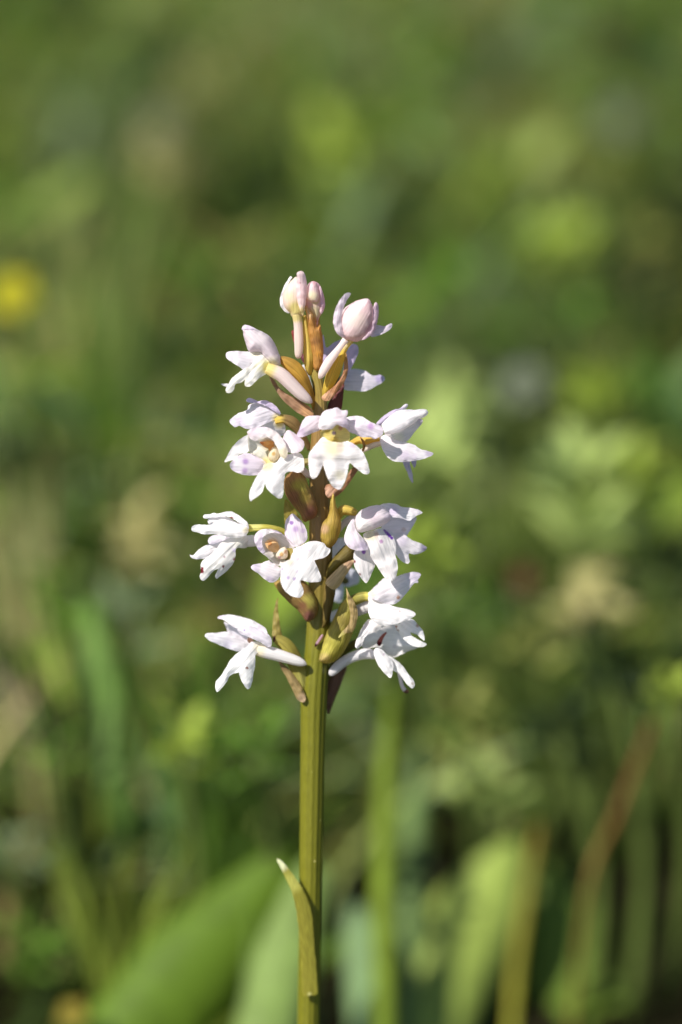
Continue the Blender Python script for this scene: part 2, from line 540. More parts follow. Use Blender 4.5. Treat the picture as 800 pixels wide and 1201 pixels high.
def stalk(parent, name, P, R, col, origin, sides=7, mat=None):
    P = spline(P, 4); R = np.interp(np.linspace(0, 1, len(P)), np.linspace(0, 1, len(R)), R)
    V = []
    T = np.gradient(P, axis=0)
    for p, t, r in zip(P, T, R):
        t = t / np.linalg.norm(t)
        a = np.cross(t, (0.31, 0.95, 0.05)); a /= np.linalg.norm(a); b = np.cross(t, a)
        for j in range(sides):
            q = 2 * math.pi * j / sides
            V.append(p + r * (math.cos(q) * a + math.sin(q) * b))
    m = len(P)
    F = [(i * sides + j, i * sides + (j + 1) % sides, (i + 1) * sides + (j + 1) % sides, (i + 1) * sides + j) for i in range(m - 1) for j in range(sides)]
    F += [tuple(reversed(range(sides))), tuple((m - 1) * sides + j for j in range(sides))]
    return put(name, V, F, np.tile(np.array(lin(col)), (len(V), 1)), mat or M_LEAF, parent, origin)

def region(u, v):
    a = 'left' if u < 270 else ('middle' if u < 530 else 'right')
    if v < 150: r = 'by the top edge'
    elif v < 320: r = 'higher than the spike'
    elif v < 480: r = 'beside the topmost buds'
    elif v < 600: r = 'beside the upper flowers'
    elif v < 720: r = 'beside the middle flowers'
    elif v < 850: r = 'beside the lowest flowers'
    elif v < 1020: r = 'beside the bare stem'
    else: r = 'by the bottom edge'
    return ('on the %s ' % a if a != 'middle' else 'near the centre ') + r

PLACED = []
def herb(u, v, size, col, word, z=None, D=None, n=9, flat=0.6):
    if col in (LIME, PALE, BEI, SHADE_GRN):
        n = 15
    c = at_height(u, v, z) if D is None else at_depth(u, v, D)
    dist = float((c - CAM) @ FWD)
    S = size * PXM * dist / DIST
    base = np.array((c[0] + random.uniform(-.01, .01), c[1] + random.uniform(0, .02), 0.0))
    lab = 'blurred %s leafy herb %s' % (word, region(u, v))
    e = empty('leafy_herb', tuple(base), lab, 'plant', 'leafy herbs in the blurred meadow')
    PLACED.append((e, u, v))
    stalk(e, 'stem', [base, base * .5 + c * .5 + np.array((.004, 0, 0)), c - np.array((0, 0, .15 * S))], [.0022, .0016, .0012], (96, 112, 54), base)
    proto = None
    for k in range(n):
        if proto is None:
            proto = leaf_mesh('leaf', S * .55, S * (.24 if n > 9 else .17), col)
            l = proto
        else:
            l = proto.copy(); COL.objects.link(l)
        l.parent = e
        a = k * 2.4 + random.uniform(-.5, .5)
        off = np.array((math.cos(a) * .12, math.sin(a) * .08, random.uniform(-.45, .35))) * S
        l.location = c + off - base
        l.rotation_euler = (random.uniform(-.5, .5), -random.uniform(-.1, 1.6) * flat * 1.4, a)
        s = random.uniform(.75, 1.15)
        l.scale = (s, s, s)
    return e

def strap(name, pts, width, col, label, cat, tipw=0.15, colb=None, facing=0.0, taper=2.6):
    """a long grass blade or leaf from its tip (first point) down to the soil; pts = (u, v, camera depth)"""
    P = [at_depth(u, v, D) for u, v, D in pts]
    for p in P:
        p[2] = max(p[2], -.002)
    last = P[-1].copy()
    if last[2] > 0.012:
        d = P[-1] - P[-2]
        foot = last + np.array((d[0] * .5, abs(d[1]) * .2, 0)); foot[2] = -0.003
        P.append(foot)
    P = spline(np.array(P), 6)
    m = len(P)
    dist = float((P.mean(0) - CAM) @ FWD)
    w = width * PXM * dist / DIST / 2
    T = np.gradient(P, axis=0)
    V = []; cc = []
    rows = 5
    for i in range(m):
        t = i / (m - 1)
        ww = w * (tipw + (1 - tipw) * min(1, t * taper) ** .7) * (1 - .35 * max(0, t - .6))
        tt = T[i] / np.linalg.norm(T[i])
        s = np.cross(tt, FWD * math.cos(facing) + RGT * math.sin(facing)); s /= np.linalg.norm(s)
        nn = np.cross(s, tt)
        for k in range(rows):
            q = 2 * k / (rows - 1) - 1
            V.append(P[i] + s * ww * q + nn * ww * .3 * q * q)
            base = np.array(lin(col)) if colb is None else np.array(lin(col)) * (1 - t) + np.array(lin(colb)) * t
            cc.append(base * (1.12 if abs(q) < .1 else 1) * (.93 + .14 * random.random()))
    n = len(V)
    nrm = -FWD * .0003
    V2 = [p - nrm for p in V]
    F = [(i * rows + k, i * rows + k + 1, (i + 1) * rows + k + 1, (i + 1) * rows + k) for i in range(m - 1) for k in range(rows - 1)]
    F += [tuple(x + n for x in reversed(f)) for f in F]
    for i in range(m - 1):
        F.append((i * rows, (i + 1) * rows, (i + 1) * rows + n, i * rows + n))
        F.append(((i + 1) * rows + rows - 1, i * rows + rows - 1, i * rows + rows - 1 + n, (i + 1) * rows + rows - 1 + n))
    F.append(tuple(list(range(rows)) + [n + k for k in reversed(range(rows))]))
    base = np.array((P[-1][0], P[-1][1], 0.0))
    o = put(name, V + V2, F, np.array(cc + cc), M_LEAF, None, base)
    o.location = base
    tag(o, label, cat)
    return o

LIME = (150, 168, 66); PALE = (166, 182, 106); MID = (96, 130, 44); GREY = (120, 136, 98); OLI = (128, 132, 66); BEI = (192, 184, 128); SHADE_GRN = (40, 56, 22); BLU = (112, 136, 80)  # the darkest green puts the shade between plants into the leaf colour
HERBS = [
    (90, 120, 80, GREY, 'greyish green'), (75, 185, 70, GREY, 'greyish green'), (240, 115, 70, BEI, 'straw coloured'), (195, 200, 80, BEI, 'straw coloured'),
    (105, 265, 90, PALE, 'pale green'), (350, 110, 90, MID, 'fresh green'), (395, 180, 90, LIME, 'yellow green'), (30, 60, 70, MID, 'fresh green'),
    (300, 30, 80, OLI, 'olive green'), (430, 40, 80, OLI, 'olive green'), (500, 90, 80, MID, 'fresh green'), (610, 60, 90, GREY, 'greyish green'),
    (640, 160, 100, OLI, 'olive green'), (690, 215, 80, OLI, 'olive green'), (780, 60, 80, MID, 'fresh green'), (655, 290, 100, LIME, 'yellow green'),
    (600, 360, 90, GREY, 'greyish green'), (680, 370, 80, MID, 'fresh green'), (520, 330, 80, MID, 'fresh green'), (230, 330, 80, MID, 'fresh green'),
    (120, 400, 80, MID, 'fresh green'), (60, 480, 90, MID, 'fresh green'), (290, 300, 70, OLI, 'olive green'), (470, 430, 110, BLU, 'bluish green'), (450, 480, 80, PALE, 'pale green'), (540, 480, 70, PALE, 'pale green'),
    (510, 560, 120, PALE, 'pale green'), (500, 650, 90, LIME, 'yellow green'), (550, 260, 70, MID, 'fresh green'), (740, 300, 70, OLI, 'olive green'),
    (700, 485, 90, LIME, 'yellow green'), (680, 590, 130, PALE, 'pale green'), (745, 560, 90, LIME, 'yellow green'), (690, 705, 100, BEI, 'straw coloured'),
    (630, 760, 80, OLI, 'olive green'), (165, 640, 90, BEI, 'straw coloured'), (40, 615, 80, BEI, 'straw coloured'), (150, 740, 90, GREY, 'greyish green'),
    (70, 720, 80, MID, 'fresh green'), (210, 530, 70, OLI, 'olive green'), (215, 870, 80, LIME, 'yellow green'), (100, 960, 100, LIME, 'yellow green'),
    (60, 880, 70, MID, 'fresh green'), (130, 1060, 100, LIME, 'yellow green'), (20, 1000, 80, GREY, 'greyish green'), (30, 1120, 90, MID, 'fresh green'),
    (575, 950, 110, PALE, 'pale green'), (540, 850, 80, OLI, 'olive green'), (788, 812, 64, LIME, 'yellow green'), (660, 860, 90, SHADE_GRN, 'shade-dark'),
    (720, 780, 80, SHADE_GRN, 'shade-dark'), (300, 880, 80, MID, 'fresh green'), (250, 780, 80, MID, 'fresh green'), (330, 560, 80, OLI, 'olive green'),
    (190, 90, 90, SHADE_GRN, 'shade-dark'), (90, 25, 80, SHADE_GRN, 'shade-dark'), (275, 175, 70, SHADE_GRN, 'shade-dark'), (320, 230, 80, SHADE_GRN, 'shade-dark'), (475, 270, 100, SHADE_GRN, 'shade-dark'),
    (745, 75, 90, SHADE_GRN, 'shade-dark'), (785, 220, 80, SHADE_GRN, 'shade-dark'), (720, 340, 90, SHADE_GRN, 'shade-dark'), (600, 520, 100, SHADE_GRN, 'shade-dark'), (775, 660, 90, SHADE_GRN, 'shade-dark'), (130, 510, 100, SHADE_GRN, 'shade-dark'), (210, 430, 80, SHADE_GRN, 'shade-dark'), (30, 330, 70, SHADE_GRN, 'shade-dark'), (20, 540, 70, SHADE_GRN, 'shade-dark'), (100, 800, 80, SHADE_GRN, 'shade-dark'), (560, 720, 70, MID, 'fresh green'),
]
def tuft(u, v, size, col, word, z=None, D=None):
    c = at_height(u, v, z) if D is None else at_depth(u, v, D)
    dist = float((c - CAM) @ FWD)
    S = size * PXM * dist / DIST
    base = np.array((c[0], c[1], 0.0))
    e = empty('grass_tuft', tuple(base), 'blurred %s grass tuft %s' % (word, region(u, v)), 'grass tuft', 'grass tufts in the blurred meadow')
    PLACED.append((e, u, v))
    for k in range(14):
        a = random.uniform(0, 6.28)
        h = c[2] + S * random.uniform(.1, .75)
        r = S * random.uniform(.1, .9)
        sk = random.uniform(-.7, .5) * S
        P = [base + np.array((math.cos(a), math.sin(a), 0)) * .1 * r, base + np.array((math.cos(a) * r * .4 + sk * .3, math.sin(a) * r * .4, h * .55)), base + np.array((math.cos(a) * r + sk, math.sin(a) * r, h))]
        P = spline(np.array(P), 3)
        w = S * random.uniform(.035, .08)
        sd = np.array((math.cos(.4 * math.sin(a)), math.sin(.4 * math.sin(a)), 0))
        V = []
        for i, p in enumerate(P):
            t = i / (len(P) - 1)
            ww = w * (1 - t ** 2) ** .5 * .5 + .0002
            V += [p - sd * ww, p + np.array((0, ww * .35, 0)), p + sd * ww]
        F = []
        for i in range(len(P) - 1):
            F += [(3 * i, 3 * i + 1, 3 * i + 4, 3 * i + 3), (3 * i + 1, 3 * i + 2, 3 * i + 5, 3 * i + 4)]
        put('blade', V, F, np.tile(np.array(lin(col)) * random.uniform(.75, 1.2), (len(V), 1)), M_LEAF, e, base)
    return e

for ki, (u, v, s, c, wd) in enumerate(HERBS):
    if (ki % 4 == 0 or c is BLU) and v < 900 and c is not LIME or (c is LIME and v > 900):
        tuft(u, v, s * 1.2, tuple(int(x * .85) for x in c), wd, z=.035 if v > 900 else 0.10 - 0.035 * (v / 900.0) + random.uniform(-.008, .008))
        continue
    if v < 900:
        z = 0.10 - 0.035 * (v / 900.0) + random.uniform(-.008, .008)
        herb(u, v, s, c, wd, z=z)
    else:
        herb(u, v, s, c, wd, D=.54 + .00025 * (1100 - v))

strap('broad_leaf', [(348, 990, .535), (292, 1065, .532), (222, 1148, .528), (130, 1255, .525)], 140, (86, 112, 28), 'large blurred green leaf slanting up at the bottom left of the stem', 'leaf', tipw=.06, taper=1.5)
strap('broad_leaf', [(374, 1010, .515), (350, 1085, .513), (330, 1155, .510), (308, 1245, .505)], 80, (116, 138, 72), 'pale green upright leaf just left of the lower stem', 'leaf', tipw=.4)
strap('grass_sprout', [(462, 790, .526), (453, 900, .524), (449, 1040, .521), (452, 1230, .518)], 24, (112, 132, 40), 'tall yellow green grass blade just right of the stem', 'grass blade')
strap('grass_sprout', [(494, 860, .565), (486, 960, .560), (480, 1080, .555), (474, 1230, .545)], 26, (100, 124, 70), 'bluish green grass blade beside the tall yellow green one', 'grass blade')
strap('grass_sprout', [(418, 1060, .545), (424, 1120, .540), (430, 1230, .535)], 40, (116, 142, 96), 'short broad bluish blade between the stem and the yellow green blade', 'grass blade', tipw=.5)
strap('dry_stalk', [(632, 962, .545), (618, 1050, .542), (606, 1130, .539), (598, 1230, .535)], 13, (112, 100, 36), 'yellow brown dry stalk standing in the bottom right', 'stalk', tipw=.7, colb=(150, 150, 50))
strap('dry_blade', [(766, 845, .53), (743, 905, .528), (722, 960, .526), (688, 1050, .522)], 9, (112, 58, 30), 'reddish brown dry blade leaning at the right edge', 'grass blade', tipw=.6, colb=(120, 110, 50))  # a dry grass blade
strap('broad_leaf', [(600, 985, .575), (570, 1060, .570), (535, 1130, .565), (495, 1240, .555)], 110, (146, 164, 78), 'pale green leaf slanting down to the left in the bottom right', 'leaf', tipw=.3)
strap('broad_leaf', [(632, 1010, .595), (650, 1080, .590), (668, 1150, .585), (690, 1250, .575)], 105, (106, 130, 50), 'fresh green broad leaf right of the dry stalk', 'leaf', tipw=.3)
strap('dry_blade', [(-30, 770, .620), (30, 835, .615), (85, 905, .610), (120, 1000, .600)], 28, (112, 102, 80), 'grey brown dry blade slanting across the left edge', 'grass blade', tipw=.6)  # another dry blade of grass
strap('grass_sprout', [(105, 700, .580), (125, 830, .575), (140, 960, .570), (150, 1150, .605)], 44, (104, 136, 62), 'wide green grass blade standing on the left', 'grass blade', tipw=.4)
strap('grass_sprout', [(178, 830, .605), (190, 920, .600), (204, 1040, .595), (215, 1160, .585)], 30, (84, 116, 68), 'bluish green blade right of the wide grass blade', 'grass blade', tipw=.4)
strap('grass_sprout', [(232, 930, .595), (246, 1000, .590), (258, 1100, .585)], 30, (100, 128, 66), 'short green blade behind the large slanting leaf', 'grass blade', tipw=.4)
strap('grass_sprout', [(262, 560, .800), (258, 660, .790), (262, 760, .780), (270, 860, .770)], 26, (144, 122, 74), 'straw brown blade left of the white star flower', 'grass blade', tipw=.5)

def blossom(u, v, z, dia, col, colc, npet, label, D=None, name='meadow_flower'):
    c = at_height(u, v, z) if D is None else at_depth(u, v, D)
    dist = float((c - CAM) @ FWD)
    S = dia * PXM * dist / DIST
    base = np.array((c[0] + .01, c[1] + .015, 0.0))
    e = empty(name, tuple(base), label, 'flower')
    stalk(e, 'stem', [base, base * .4 + c * .6, c], [.0014, .0011, .001], (110, 124, 60), base)
    p0 = None
    for k in range(npet):
        if p0 is None:
            p0 = leaf_mesh('petal', S * .5, S * .45, col, curl=.1); l = p0
        else:
            l = p0.copy(); COL.objects.link(l)
        l.parent = e
        l.location = c - base
        q = Euler((math.radians(48), 0, math.radians(-20))).to_quaternion() @ Quaternion((0, 0, 1), k * 2 * math.pi / npet)
        l.rotation_euler = q.to_euler()
    stalk(e, 'flower_head', [c - np.array((0, 0, .06 * S)), c + np.array((0, -.05 * S, .02 * S)), c + np.array((0, -.1 * S, .1 * S))], [.12 * S, .14 * S, .05 * S], colc, base, sides=10)
    return e
blossom(14, 345, .12, 62, (158, 152, 16), (150, 138, 12), 6, 'bright yellow flower out of focus at the left edge')
blossom(85, 1190, 0, 40, (128, 116, 34), (110, 90, 24), 5, 'small yellow flower at the bottom left corner', D=.52)
blossom(615, 450, .10, 60, (96, 104, 84), (72, 76, 60), 7, 'pale grey seed head blurred to a ring on the right')
blossom(728, 140, .11, 50, (88, 96, 80), (70, 74, 60), 7, 'pale grey seed head near the top right corner')
blossom(185, 145, .11, 40, (110, 110, 88), (90, 84, 68), 7, 'pale straw seed head near the top left')
blossom(615, 680, .07, 34, (84, 52, 30), (110, 50, 40), 6, 'reddish brown withered flower head right of the spike')

tall_blades('leaning_grass', 700, 'far leaning grass blades crossing in the upper part of the blur', xr=(-.6, .6), yr=(.8, 2.2), hr=(.08, .15), wr=(.003, .008), gain=1.25)
tall_blades('fine_grass', 900, 'fine pale grass behind the large leaf at the lower left', xr=(-.22, .0), yr=(.16, .60), hr=(.035, .085), wr=(.0014, .0032), gain=1.45)
tall_blades('fine_grass', 500, 'fine grass behind the bare stem and the lower right leaves', xr=(.0, .12), yr=(.22, .60), hr=(.035, .075), wr=(.0014, .0030), gain=1.15)

# look-alikes in the same part of the picture: say which one
same = {}
for e, u, v in PLACED:
    same.setdefault(e['label'], []).append((e, u, v))
for lab, L3 in same.items():
    if len(L3) > 1:
        wide = max(x[1] for x in L3) - min(x[1] for x in L3) > max(x[2] for x in L3) - min(x[2] for x in L3)
        L3.sort(key=lambda x: x[1] if wide else x[2])
        words = ['leftmost one', 'rightmost one'] if wide else ['upper one', 'lower one']
        if len(L3) == 3:
            words.insert(1, 'middle one')
        for x, w in zip(L3, words):
            x[0]['label'] = lab + ', ' + w

# ------------------------------------------------------------------ the orchid
BASE = np.array(W(np.array(358.0), np.array(1201.0), np.array(0.0)))
gd = -OUP
BASE = BASE + gd * (BASE[2] / OUP[2])
BASE[2] = 0.0
orchid = empty('orchid_plant', tuple(BASE), 'white and lilac orchid in sharp focus on an upright olive stem', 'orchid')

I0 = crop(0, 0, 1)
cA = crop(310, 310, 10); cB = crop(360, 335, 800 / 110); cC = crop(255, 370, 800 / 120); cD = crop(255, 455, 800 / 110)
cE = crop(340, 465, 800 / 110); cF = crop(415, 465, 8); cG = crop(215, 590, 8); cH = crop(285, 595, 800 / 110)
cI = crop(395, 580, 800 / 110); cJ = crop(385, 660, 800 / 120); cK = crop(235, 710, 800 / 130)
cL = crop(310, 550, 800 / 120); cM = crop(310, 670, 800 / 120); cN = crop(300, 940, 4.6)

WH = (238, 233, 240); LIL = (226, 212, 232); PNK = (238, 210, 214); SHADE_LAV = (196, 178, 216); CRM = (240, 232, 214); YEL = (226, 212, 150)
OLV = (140, 138, 58); BRN = (148, 112, 70); MAR = (104, 70, 56); OCH = (186, 158, 80); TAN = (186, 158, 128); DOL = (112, 98, 50); RED = (110, 30, 40)
VIO = (140, 96, 180)

def stemcol(v):
    k = min(1, max(0, (v - 640) / 120.0))
    k2 = min(1, max(0, (v - 440) / 60.0))
    a, b, c = (100, 99, 24), (116, 92, 48), (132, 118, 56)
    lo = [b[i] * k2 + c[i] * (1 - k2) for i in range(3)]
    return [a[i] * k + lo[i] * (1 - k) for i in range(3)]

stem = tube(orchid, 'stem', I0,
            [(371, 398, 4), (371, 412, 5.5), (371, 435, 6.5), (376, 470, 7.5), (375, 500, 9), (374, 545, 11), (375, 590, 12), (376, 640, 13.5), (375, 690, 13.5),
             (373, 745, 13.8), (370, 790, 15), (368, 825, 15.2), (367, 880, 14.5), (366, 940, 14.2), (364, 1060, 13.2), (362, 1201, 13.4), (360, 1350, 14), (358, 1500, 15), (356, 1700, 17), (354, 1925, 19)],
            0.0, mat=M_STEM, sides=96, n=10, ribs=0.022, nrib=13, colf=stemcol, twist=2.5)
sl_ = sheet(orchid, 'stem_leaf', cN, [(113, 316), (125, 312), (145, 325), (190, 380), (240, 450), (283, 540), (303, 620), (310, 700), (317, 800), (326, 900), (332, 1000), (330, 1040), (290, 1047), (255, 1042), (245, 900), (235, 750), (220, 600), (195, 490), (150, 390)],
            -2.35, gx=-0.05, gz=0.0, b=0.35, wav=0, col=(132, 122, 46), spots=[(135, 335, 45, (206, 200, 160)), (290, 1040, 14, (190, 178, 110)), (190, 440, 60, (168, 160, 80))], mat=M_BRACT, th=0.4)
# the broad leaves at the orchid's foot, below the picture
def long_leaf(parent, name, base, head, length, width, rise, droop, col, seg=14, rows=7, mat=None, fold=0.25, origin=None):
    t = np.linspace(0, 1, seg)
    o = np.array((math.cos(head), math.sin(head), 0)); s = np.array((-math.sin(head), math.cos(head), 0))
    c = np.array(base) + np.outer(length * t * (1 - 0.12 * rise), o) + np.outer(length * (rise * t - droop * t ** 2.4), (0, 0, 1.0))
    w = width * 0.5 * np.sin(math.pi * np.clip(t * 0.93 + 0.07, 0, 1)) ** 0.8
    V = []
    for i in range(seg):
        for k in range(rows):
            q = 2 * k / (rows - 1) - 1
            V.append(c[i] + s * w[i] * q + np.array((0, 0, 1)) * (abs(q) ** 1.5 * w[i] * fold + 0.03 * width * math.sin(i * 1.3 + k)))
    V = np.array(V)
    V2 = V - np.array((0, 0, 0.0005))
    n = len(V)
    F = [(i * rows + k, i * rows + k + 1, (i + 1) * rows + k + 1, (i + 1) * rows + k) for i in range(seg - 1) for k in range(rows - 1)]
    F2 = [tuple(x + n for x in reversed(f)) for f in F]
    E = [(i * rows, (i + 1) * rows, (i + 1) * rows + n, i * rows + n) for i in range(seg - 1)] + [((i + 1) * rows + rows - 1, i * rows + rows - 1, i * rows + rows - 1 + n, (i + 1) * rows + rows - 1 + n) for i in range(seg - 1)]
    cols = np.tile(np.array(lin(col)), (2 * n, 1))
    q = np.tile(np.tile(np.linspace(-1, 1, rows), seg), 2)
    cols = cols * (1 + 0.25 * (np.abs(q) < 0.05))[:, None]
    return put(name, np.vstack([V, V2]), F + F2 + E, cols, mat or M_LEAF, parent, origin if origin is not None else BASE)
for k, (a, l, w, z) in enumerate([(200, .09, .02, .015), (20, .10, .022, .02), (-60, .08, .02, .03)]):
    long_leaf(orchid, 'leaf', BASE + np.array((0, 0, z)), math.radians(a), l, w, 0.75, 0.55, (92, 120, 56))

def flower(C, pts, d, col=OLV, spots=(), **kw):
    return tube(orchid, 'flower', C, pts, d, col=col, spots=spots, mat=M_BRACT, ribs=0.07, nrib=6, twist=4.0, sides=30, **kw)

# --- bud with a straight spur, top left
f = flower(cA, [(470, 600, 14, -2), (480, 640, 20, -1.6), (485, 720, 27, -1.4), (500, 850, 38, -1.2), (512, 1000, 50, -1.0), (518, 1120, 55, -.8), (525, 1220, 45, -.4), (540, 1290, 25, 0)], 0, col=(216, 186, 96))
body(f, 'bud', cA, [(300, 570), (240, 510), (215, 430), (220, 350), (250, 270), (300, 210), (350, 160), (385, 150), (440, 200), (480, 300), (490, 420), (480, 520), (460, 590), (440, 625), (340, 625), (310, 600)],
     -1.5, col=(240, 216, 204), spots=[(370, 520, 110, (228, 216, 140)), (300, 380, 60, (236, 226, 190))])
sheet(f, 'sepal', cA, [(385, 150), (380, 110), (400, 85), (440, 82), (475, 110), (490, 170), (500, 250), (500, 350), (485, 450), (470, 560), (450, 600), (420, 540), (395, 450), (375, 350), (370, 250)],
      -2.4, gx=0.3, gz=0.05, b=0.8, col=PNK, spots=[(420, 220, 12, (196, 140, 150)), (450, 560, 70, (224, 206, 150))])
sheet(f, 'sepal', cA, [(325, 155), (300, 143), (265, 200), (225, 270), (200, 340), (182, 420), (190, 490), (230, 545), (280, 575), (300, 560), (250, 500), (228, 440), (224, 370), (240, 300), (285, 220)],
      -1.2, gx=-0.3, gz=0, b=0.4, col=(240, 236, 240))
tube(f, 'spur', cA, [(385, 585, 64), (390, 640, 56), (398, 720, 52), (403, 850, 54), (405, 950, 52), (402, 1040, 46), (397, 1085, 32), (394, 1106, 10)], -1.8, col=(236, 216, 206), spots=[(385, 620, 60, (228, 214, 150))])
sheet(orchid, 'bract', cA, [(318, 785), (350, 778), (380, 850), (360, 925), (340, 890)], 0.3, b=.2, col=(120, 44, 40), mat=M_BRACT)
sheet(orchid, 'bract', cA, [(428, 1080), (450, 1050), (480, 1060), (500, 1160), (470, 1165), (445, 1130)], 0.2, b=.2, col=(100, 52, 60), mat=M_BRACT)
# --- pink closed bud beside it
f = flower(cA, [(610, 560, 40), (615, 640, 34), (620, 740, 32), (620, 900, 40), (618, 1100, 46), (615, 1250, 40), (610, 1320, 20)], 0.4, col=(196, 156, 92))
body(f, 'bud', cA, [(500, 260), (530, 215), (575, 198), (625, 215), (660, 260), (695, 350), (710, 440), (702, 520), (672, 580), (640, 640), (620, 725), (600, 640), (560, 590), (520, 560), (485, 500), (480, 420), (490, 330)],
     -0.6, col=(236, 192, 196), spots=[(575, 360, 90, (238, 226, 186)), (600, 430, 50, (220, 206, 140)), (590, 560, 90, (230, 220, 176)), (690, 360, 50, (222, 168, 186)), (590, 205, 40, (226, 176, 184))])
sheet(f, 'sepal', cA, [(500, 265), (530, 215), (575, 198), (620, 230), (640, 300), (640, 390), (610, 445), (550, 440), (500, 400), (490, 330)], -1.7, gx=-.1, gz=.2, b=.9, dome=True, col=(234, 204, 208), spots=[(570, 370, 65, (238, 228, 190)), (590, 205, 40, (226, 176, 184))])
sheet(f, 'sepal', cA, [(655, 250), (690, 340), (712, 440), (705, 520), (675, 580), (650, 560), (660, 480), (655, 380), (645, 300)], -1.2, gx=.5, gz=0, b=.5, col=(228, 190, 204))
sheet(orchid, 'bract', cA, [(472, 490), (500, 495), (540, 555), (575, 600), (605, 690), (630, 735), (655, 705), (668, 760), (682, 850), (694, 1000), (690, 1100), (672, 1230), (580, 1230), (572, 1080), (548, 960), (522, 800), (507, 680), (485, 560)],
      -1.4, gz=-0.05, b=.9, col=(168, 118, 62), spots=[(520, 560, 80, (216, 176, 128)), (600, 900, 60, (150, 104, 62)), (640, 1050, 50, (182, 128, 58))], mat=M_BRACT, dome=True)

# --- flower facing away behind the spike, upper right; its shade is put into the lavender colours
f = flower(cB, [(110, 900, 30, 1), (200, 850, 30, 3), (300, 800, 32, 5), (350, 760, 25, 6)], 4, col=DOL)
sheet(f, 'petal', cB, [(132, 425), (150, 450), (165, 530), (240, 480), (300, 460), (315, 480), (250, 560), (190, 650), (150, 700), (120, 600)], 4.5, gx=.2, gz=.3, b=.4, col=SHADE_LAV)
sheet(f, 'petal', cB, [(430, 510), (440, 560), (420, 620), (390, 680), (350, 740), (310, 740), (320, 640), (340, 560), (380, 500)], 4.5, gx=-.3, gz=.2, b=.5, col=SHADE_LAV)
sheet(f, 'sepal', cB, [(320, 725), (420, 710), (500, 728), (560, 765), (630, 762), (665, 788), (650, 820), (600, 850), (540, 885), (480, 902), (400, 897), (310, 880), (290, 800)], 5, gx=.2, gz=.6, b=.5, col=(220, 212, 228), spots=[(620, 790, 50, (180, 166, 206))], wav=.25)
sheet(f, 'lip', cC, [(650, 405), (690, 388), (722, 480), (747, 580), (747, 632), (715, 565), (680, 470)], 4, gx=0, gz=.2, b=.2, col=(214, 214, 220))

# --- half-open bud, top right
f = flower(cB, [(372, 462, 30, -1.5), (340, 505, 26, -1.2), (310, 556, 26, -1), (270, 640, 44, -1.6), (220, 760, 52, -1.6), (175, 870, 40, -1.2), (150, 940, 22, -.6), (130, 1000, 16, 0)], 0, col=(200, 168, 72), spots=[(350, 490, 60, (216, 196, 150))])
body(f, 'bud', cB, [(300, 440), (270, 350), (280, 260), (320, 195), (380, 150), (450, 120), (520, 112), (550, 150), (572, 220), (577, 300), (552, 380), (500, 440), (430, 480), (360, 470)], -1.5, col=PNK, spots=[(400, 300, 120, (240, 232, 224)), (560, 380, 80, (206, 170, 184))], thick=1.9)
sheet(f, 'sepal', cB, [(330, 200), (400, 150), (460, 122), (522, 112), (552, 160), (555, 250), (535, 340), (480, 420), (400, 452), (340, 440), (302, 380), (295, 280)], -2.4, gz=.1, b=1.3, dome=True, col=(238, 212, 216), spots=[(420, 290, 90, (242, 226, 220)), (430, 430, 60, (228, 206, 206))])
sheet(f, 'sepal', cB, [(368, 62), (340, 63), (310, 85), (270, 140), (240, 210), (224, 290), (235, 360), (260, 410), (300, 440), (335, 425), (305, 350), (295, 280), (310, 205), (338, 130), (372, 78)], -2.6, gx=.4, gz=0, b=.6, col=(232, 216, 230))
sheet(f, 'sepal', cB, [(566, 180), (585, 143), (606, 160), (613, 220), (605, 290), (590, 350), (560, 410), (500, 455), (470, 455), (535, 385), (562, 300)], -2.0, gx=.6, gz=0, b=.5, col=(222, 190, 208))
sheet(f, 'sepal', cB, [(590, 335), (660, 345), (700, 328), (726, 323), (727, 350), (700, 380), (650, 410), (600, 430), (545, 435), (555, 390)], -.8, gx=0, gz=.6, b=.4, col=(214, 200, 216))
tube(f, 'spur', cB, [(330, 460, 30), (290, 515, 26), (240, 580, 32), (190, 645, 38), (150, 710, 37), (122, 762, 28), (106, 793, 8)], -3.0, col=(240, 226, 222))
sheet(orchid, 'bract', cB, [(308, 545), (335, 580), (353, 690), (342, 770), (310, 840), (250, 920), (190, 982), (140, 978), (128, 945), (180, 900), (240, 850), (285, 790), (315, 715), (316, 630)], -2.0, gx=.35, gz=.1, b=.5, col=(172, 118, 82), spots=[(170, 950, 60, (196, 146, 112)), (325, 600, 60, (160, 116, 60))], mat=M_BRACT)
sheet(orchid, 'bract', cB, [(318, 830), (308, 960), (285, 1070), (190, 1090), (180, 1010), (240, 930), (290, 860)], 1.4, gx=.2, gz=0, b=.6, col=(92, 46, 44), mat=M_BRACT)

# --- open flower, upper left
f = flower(cC, [(490, 335, 20, -1.5), (540, 365, 42, -1.5), (600, 410, 55, -1.4), (660, 480, 48, -1.2), (710, 570, 34, -.8), (745, 660, 24, -.2), (765, 740, 18, .2)], 0, col=(168, 128, 56), spots=[(640, 440, 60, (196, 152, 66))])
sheet(f, 'hood', cC, [(203, 140), (200, 115), (225, 100), (265, 95), (310, 108), (360, 130), (410, 165), (450, 220), (475, 280), (497, 340), (492, 382), (450, 392), (400, 372), (365, 330), (330, 292), (290, 285), (245, 280), (225, 225), (208, 170)], -1.6, gx=.25, gz=.25, b=2.2, dome=True, col=(228, 212, 222), spots=[(330, 160, 80, (236, 226, 232)), (450, 365, 14, (180, 150, 170)), (430, 380, 60, (232, 222, 190))])
sheet(f, 'sepal', cC, [(195, 115), (193, 92), (215, 73), (255, 82), (300, 105), (260, 112), (220, 108)], -2.4, gz=.2, b=.4, col=LIL)
